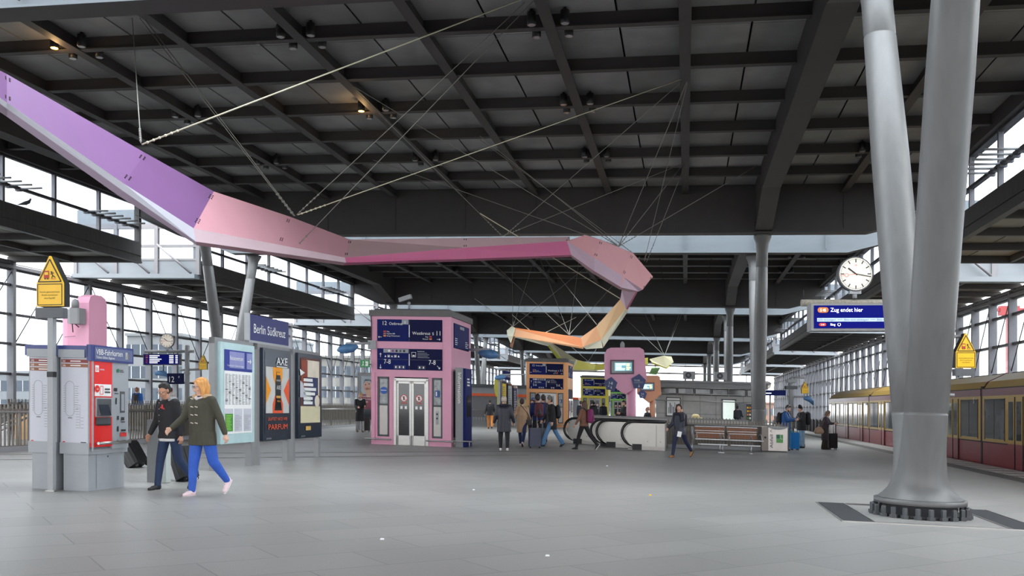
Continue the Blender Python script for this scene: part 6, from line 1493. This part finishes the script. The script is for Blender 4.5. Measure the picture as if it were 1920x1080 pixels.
def suitcase(label, loc, rz, w=.42, h=.62, d=.26, col=(30,30,34), handle=.4, tilt=0, cat='suitcase', ridges=6):
    t = thing('suitcase', label, cat, loc, rz); t.rotation_euler = (math.radians(tilt), 0, rz)
    m_ = mat('suitcase_%d_%d_%d' % col, col, .4, 0, .06)
    mb = MB(); mb.bbox(-w/2, w/2, -d/2, d/2, .06, .06+h, .04, m_)
    for i in range(ridges): x = -w/2+.05+(w-.1)*i/(ridges-1); mb.box(x-.012, x+.012, -d/2-.008, d/2+.008, .1, .02+h, m_)
    mb.build('shell', t)
    mb = MB(); mb.box(-w/2-.004, w/2+.004, -.008, .008, .06, .064+h, DGREY); mb.build('zip_seam', t)
    if handle:
        mb = MB(); 
        for x in (-.08, .08): mb.tube((x, d/2-.04, h), (x, d/2-.04, h+.06+handle), .009, STAIN, n=6)
        mb.path([(-.09, d/2-.04, h+.06+handle), (.09, d/2-.04, h+.06+handle)], .018, BLACK, 8); mb.build('pull_handle', t)
    for x in (-w/2+.06, w/2-.06):
        for y in (-d/2+.05, d/2-.05):
            mb = MB(); mb.path([(x-.015, y, .03), (x+.015, y, .03)], .03, BLACK, 12); mb.box(x-.01, x+.01, y-.012, y+.012, .03, .08, DGREY); mb.build('wheel', t)
    return t

# --- the walking couple
lm = G(318, 918); lf = G(380, 929)
man, Jm, am = person('man in glasses, black jacket and dark jeans looking down, beside the blonde woman', lm, 1.66, -30, thigh=(-12, 12), knee=(28, 4), arm=(-14, 6), abd=(6, 9), elbow=(12, 18), lean=4, pitch=22, yaw=-6,
    top=('jacket', (34, 34, 38), .84), legs=(36, 52, 84), shoes=(28, 28, 30), hair=('short', (30, 26, 26)), skin=SKIN2, vox=.011, glasses=True, hood=(150, 150, 152), sole=True)
k = am['k']
blob('shirt_hem', [(V3(am['pel'].x+s*.04*k, am['pel'].y, .84*k), .142*k, V3(am['pel'].x+s*.04*k, am['pel'].y, .9*k), .12*k) for s in (1,-1)], mat('shirt_white', (220, 218, 218), .8), man, .012, 2, clip=.795*k)
mb = MB(); c0 = am['chest']; q = [c0+V3(x*k, -.148*k, z*k) for x, z in ((-.02,.02),(.1,-.01),(.09,.015),(.06,.02),(.06,.06),(.03,.08),(.02,.04))]
mb.prism(q, (0, -.004, 0), mat('print_red', (200, 60, 60))); mb.build('jacket_print', man)
mb = MB()
for z in (.1, .0, -.1, -.2): mb.tube(c0+V3(-.03*k,-.15*k,z*k), c0+V3(-.03*k,-.158*k,z*k), .008, GREYL, n=8)
mb.build('buttons', man)
woman, Jw, aw = person('blonde woman in an olive parka with fur hood, bright blue jeans and pale pink shoes', lf, 1.72, -24, thigh=(-14, 9), knee=(30, 4), arm=(-22, 20), abd=(14, 12), elbow=(10, 32), lean=3, pitch=4, yaw=-28,
    top=('parka', (66, 64, 52), .76), legs=(50, 92, 186), shoes=(232, 206, 210), hair=('bob', (214, 152, 84)), vox=.011, glasses=True, hood=(190, 158, 122), scarf=(222, 216, 224), fat=1.12, sole=True)
k = aw['k']; TOG = mat('toggle_horn', (214, 206, 190), .4)
mb = MB()
for z in (.12, -.0, -.12, -.24):
    p_ = aw['chest']+V3(0, -.175*k, z*k); mb.tube(p_+V3(-.05*k,0,.01), p_+V3(.0,-.004,0), .007, TOG, n=6); mb.tube(p_+V3(.03*k,0,.01), p_+V3(.075*k,0.004,0), .007, TOG, n=6)
mb.build('toggles', woman)
suitcase('black shopping trolley on two wheels pulled behind the blonde woman', G(354, 903), math.radians(60), .36, .55, .26, (28, 28, 30), .35, tilt=-24, cat='trolley bag', ridges=3)
suitcase('black tilted suitcase just right of the ticket machine', G(262, 877), math.radians(78), .44, .5, .26, (24, 24, 26), 0, tilt=-32)

# --- people around the lift towers
def at(px, Y): return GF(px, Y)
p = person('woman in a long black coat looking at her phone, left of the pink lift', at(675, 41), 1.74, 20, thigh=(4,-4), knee=(4,6), arm=(20,20), elbow=(70,60), inward=(20,20), lean=3, pitch=20, yaw=-50,
    top=('coat', (30,30,33), .5), legs=(170,168,170), shoes=(120,90,70), hair=('bun', (190,150,110)), scarf=(190,190,196), skirt=True)
phone(p, 'phone held by the woman left of the pink lift')
backpack(p, 'large black backpack worn by the woman left of the pink lift', (26,26,29), 1.15)
suitcase('dark upright case standing behind the woman left of the pink lift', at(688, 41.6), .2, .3, .62, .25, (60, 52, 48), 0)
person('person in black jacket and orange trousers walking away between the lift towers', at(919, 52), 1.66, 178, thigh=(10,-12), knee=(4,14), arm=(-8,8), abd=(14,14), top=('jacket', (30,30,34), .82), legs=(214,130,50), shoes=(40,34,30), hair=('short', (40,32,30)))
person('grey-haired person in a long black quilted coat seen from behind, centre of the hall', at(945, 28.5), 1.69, 180, thigh=(5,-3), knee=(3,4), arm=(-2,2), abd=(14,14), elbow=(12,12), top=('puffer', (38,38,50), .62), legs=(30,30,36), shoes=(214,206,204), hair=('short', (190,176,160)), fat=1.1, hood=(38,38,50))
p = person('woman in a long beige coat and dark jeans walking away with a small shoulder bag', at(979, 32), 1.66, 165, thigh=(16,-18), knee=(4,14), arm=(-22,14), abd=(16,10), elbow=(10,24), top=('coat', (188,154,124), .52), legs=(36,50,88), shoes=(222,196,196), hair=('bun', (58,36,34)))
t = thing('shoulder_bag', 'small strap bag across the beige coat', 'bag', at(981, 31.8)+V3(.2, -.0, .86), 0)
mb = MB(); mb.bbox(-.09,.09,-.04,.04,-.1,.08,.02,BLACK); mb.build('bag_body', t); mb = MB(); mb.path([(.06,0,.06),(-.08,-.16,.34),(-.3,-.16,.6)], .012, BLACK, 6); mb.build('strap', t)
suitcase('dark blue ribbed cabin suitcase with raised silver handle beside the beige coat', at(1003, 31), .1, .44, .62, .24, (44,50,76), .42)
suitcase('grey suitcase half hidden behind the dark blue one', at(1013, 32.6), .1, .4, .58, .24, (104,106,112), .2)
p = person('man in a blue jacket, dark jeans and navy cap walking away beside the suitcases', at(1008, 33.6), 1.84, 190, thigh=(18,-20), knee=(4,20), arm=(-6,10), abd=(10,10), elbow=(30,14), top=('jacket', (34,50,110), .86), legs=(54,56,62), shoes=(28,28,30), hair=('short', (40,30,28)), hat=(28,30,52), fat=1.1, sole=True)
backpack(p, 'maroon and grey backpack worn by the man in the blue jacket', (104,52,60), 1.1, (84,84,96))
person('man in a grey knit cap half hidden behind the man in the blue jacket', at(1018, 36.5), 1.82, -150, top=('jacket', (40,40,48), .8), legs=(50,52,60), hair=('short', (60,46,40)), hat=(72,70,76))
person('woman with dark hair in a yellow patterned top behind the suitcases', at(998, 37), 1.66, -10, top=('coat', (150,140,90), .7), legs=(50,48,54), hair=('long', (50,36,32)))
p = person('person in long black coat, wide blue jeans and grey beanie', at(1035, 32.4), 1.8, -80, thigh=(28,-22), knee=(8,10), arm=(-12,14), abd=(6,6), elbow=(20,20), lean=6, pitch=8, top=('coat', (32,31,33), .6), legs=(96,140,184), shoes=(28,27,28), hair=('short', (60,50,44)), hat=(124,120,116), skirt=True, fat=1.08)
backpack(p, 'black backpack on the striding person in the grey beanie', (34,34,38), 1.0)
p = person('long-haired woman in a brown jacket and black leggings walking left at the escalators', at(1095, 31), 1.66, -120, thigh=(20,-26), knee=(6,14), arm=(16,-8), abd=(10,8), elbow=(14,20), top=('jacket', (128,88,70), .84), legs=(30,29,32), shoes=(30,28,30), hair=('long', (92,66,52)), sole=True)
backpack(p, 'purple backpack worn by the long-haired woman at the escalators', (122,34,88), 1.1)
person('dark-haired man in a black jacket on the escalator, looking at his phone', at(1172, 38.8)-V3(0,0,.03), 1.78, -60, arm=(30,24), elbow=(70,60), inward=(20,20), pitch=18, phones=(40,40,42), top=('jacket', (32,31,33), .8), legs=(40,40,44), hair=('short', (40,32,30)), beard=True, fat=1.15)
person('bald older man in a dark jacket standing lower on the escalator', at(1214, 39)-V3(0,0,.2), 1.72, -75, top=('jacket', (44,46,52), .8), legs=(40,40,44), hair=('bald', (170,164,160)), fat=1.05)
person('person in a hooded black coat waiting before the yellow lift tower', at(1113, 62), 1.76, 190, top=('puffer', (26,26,30), .7), legs=(36,36,40), hair=('short', (30,26,26)), hood=(26,26,30), fat=1.2)
person('person in a dark blue jacket beside the green lift tower', at(1131, 64), 1.7, 170, top=('jacket', (44,50,66), .75), legs=(40,42,50), hair=('short', (50,40,36)), hood=(44,50,66), fat=1.15)
person('person standing behind the brown-jacketed woman, dark clothes', at(1089, 56), 1.74, 160, top=('jacket', (40,42,54), .75), legs=(40,42,50), hair=('short', (60,46,40)))
p = person('woman in dark quilted coat with fur collar, walking left of the bench', at(1274, 27.9), 1.63, -50, thigh=(-26,16), knee=(16,4), arm=(50,6), abd=(28,10), elbow=(112,40), inward=(18,0), lean=3, yaw=40, top=('puffer', (44,46,62), .74), legs=(36,42,70), shoes=(160,110,60), hair=('bob', (52,38,34)), hood=(112,88,76), grip=(True, False))
backpack(p, 'dark brown backpack on the woman walking left of the bench', (44,34,36), .9)
mb = MB(); o = thing('paper_sheet', 'folded white paper in the right hand of the woman left of the bench', 'paper', at(1273.5, 27.5)+V3(0,0,.74), -.2); mb.hull4([(-.07,-.004,-.09),(.05,-.004,-.11),(.05,.004,-.11),(-.07,.004,-.09)], [(-.04,-.004,.07),(.08,-.004,.05),(.08,.004,.05),(-.04,.004,.07)], WHITE); mb.build('sheet', o)
p = person('man in a bright blue coat holding a phone, right of the waste bin', at(1473, 35), 1.74, 60, arm=(26,24), elbow=(74,70), inward=(24,24), lean=2, pitch=28, phones=(150,150,152), top=('puffer', (22,84,148), .78), legs=(62,58,58), shoes=(36,32,32), hair=('short', (56,42,38)), beard=True, fat=1.08)
phone(p, 'phone held by the man in the bright blue coat')
backpack(p, 'black backpack on the man in the blue coat', (34,33,36), 1.0)
suitcase('bright blue hard-shell suitcase with raised black handle, right of the waste bin', at(1490, 35.6), .1, .34, .62, .24, (20,134,214), .45)
suitcase('teal suitcase half hidden behind the bright blue one', at(1481, 37), .1, .3, .66, .24, (60,140,160), .1)
p = person('man in a black jacket, pale jeans and black cap facing the man in blue', at(1503, 38), 1.74, -80, thigh=(2,-2), arm=(26,24), elbow=(66,60), inward=(18,18), pitch=22, top=('jacket', (38,37,42), .74), legs=(150,180,206), shoes=(26,26,28), hair=('short', (36,28,26)), hat=(30,30,34), fat=1.12)
phone(p, 'phone held by the man in pale jeans')
backpack(p, 'black backpack on the man in pale jeans', (28,28,31), 1.2)
p = person('older woman in a long plum coat and pale scarf, before the train', at(1547, 37.2), 1.58, 60, thigh=(3,-3), arm=(24,24), elbow=(66,62), inward=(20,20), lean=6, pitch=24, top=('coat', (62,50,58), .42), legs=(52,44,34), shoes=(28,26,26), hair=('bob', (120,96,80)), scarf=(206,190,176), skirt=True, fat=1.05)
phone(p, 'phone held by the older woman in plum')
t = thing('shoulder_bag', 'tan handbag hanging at the side of the older woman in plum', 'bag', at(1536, 36.8)+V3(0,0,.82), 0)
blob('bag_body', [(V3(-.12,0,-.1), .09, V3(.1,0,-.1), .09), (V3(-.1,0,-.04), .085, V3(.08,0,-.04), .085), (V3(-.05,0,.03), .07, V3(.04,0,.03), .07)], mat('bag_tan', (166,136,110), .6, 0, .08), t, .016, 3); mb = MB(); mb.path([(-.1,0,.1),(.02,0,.34),(.16,0,.5),(.2,0,.3),(.1,0,.1)], .012, mat('bag_strap_brown', (90,60,44)), 6); mb.build('strap', t)
suitcase('black cabin suitcase with raised handle beside the older woman in plum', at(1561, 37.4), .1, .36, .6, .24, (30,28,30), .4)
p = person('person in a dark hooded jacket facing the vending machine in the pavilion', at(1383, 57), 1.72, 150, arm=(20,20), elbow=(50,50), top=('jacket', (34,40,54), .7), legs=(40,42,50), hair=('short', (36,30,30)), hood=(34,40,54), fat=1.15)
backpack(p, 'large black backpack on the person at the vending machine', (36,36,42), 1.3)
p = person('person in a blue jacket at the fence below the far left display', at(257, 40), 1.68, 180, top=('jacket', (40,104,190), .8), legs=(50,50,60), hair=('short', (150,100,70)))
backpack(p, 'patterned dark backpack on the person in blue at the far fence', (62,52,50), .9)
person('person in a pale jacket behind the walking man, at the far fence', at(321, 42), 1.72, 170, top=('jacket', (206,200,196), .8), legs=(80,80,90), hair=('short', (90,64,52)))
t = thing('sun_hat', 'straw-coloured cap of a person just showing above the fence behind the bench', 'hat', at(1305, 44)+V3(0,0,1.12), 0)
blob('hat_body', [(V3(-.08,0,.0), .13, V3(.05,0,.0), .12), (V3(.1,0,-.06), .05, V3(.3,0,-.08), .03)], mat('straw', (214,196,146), .8), t, .02, 2)
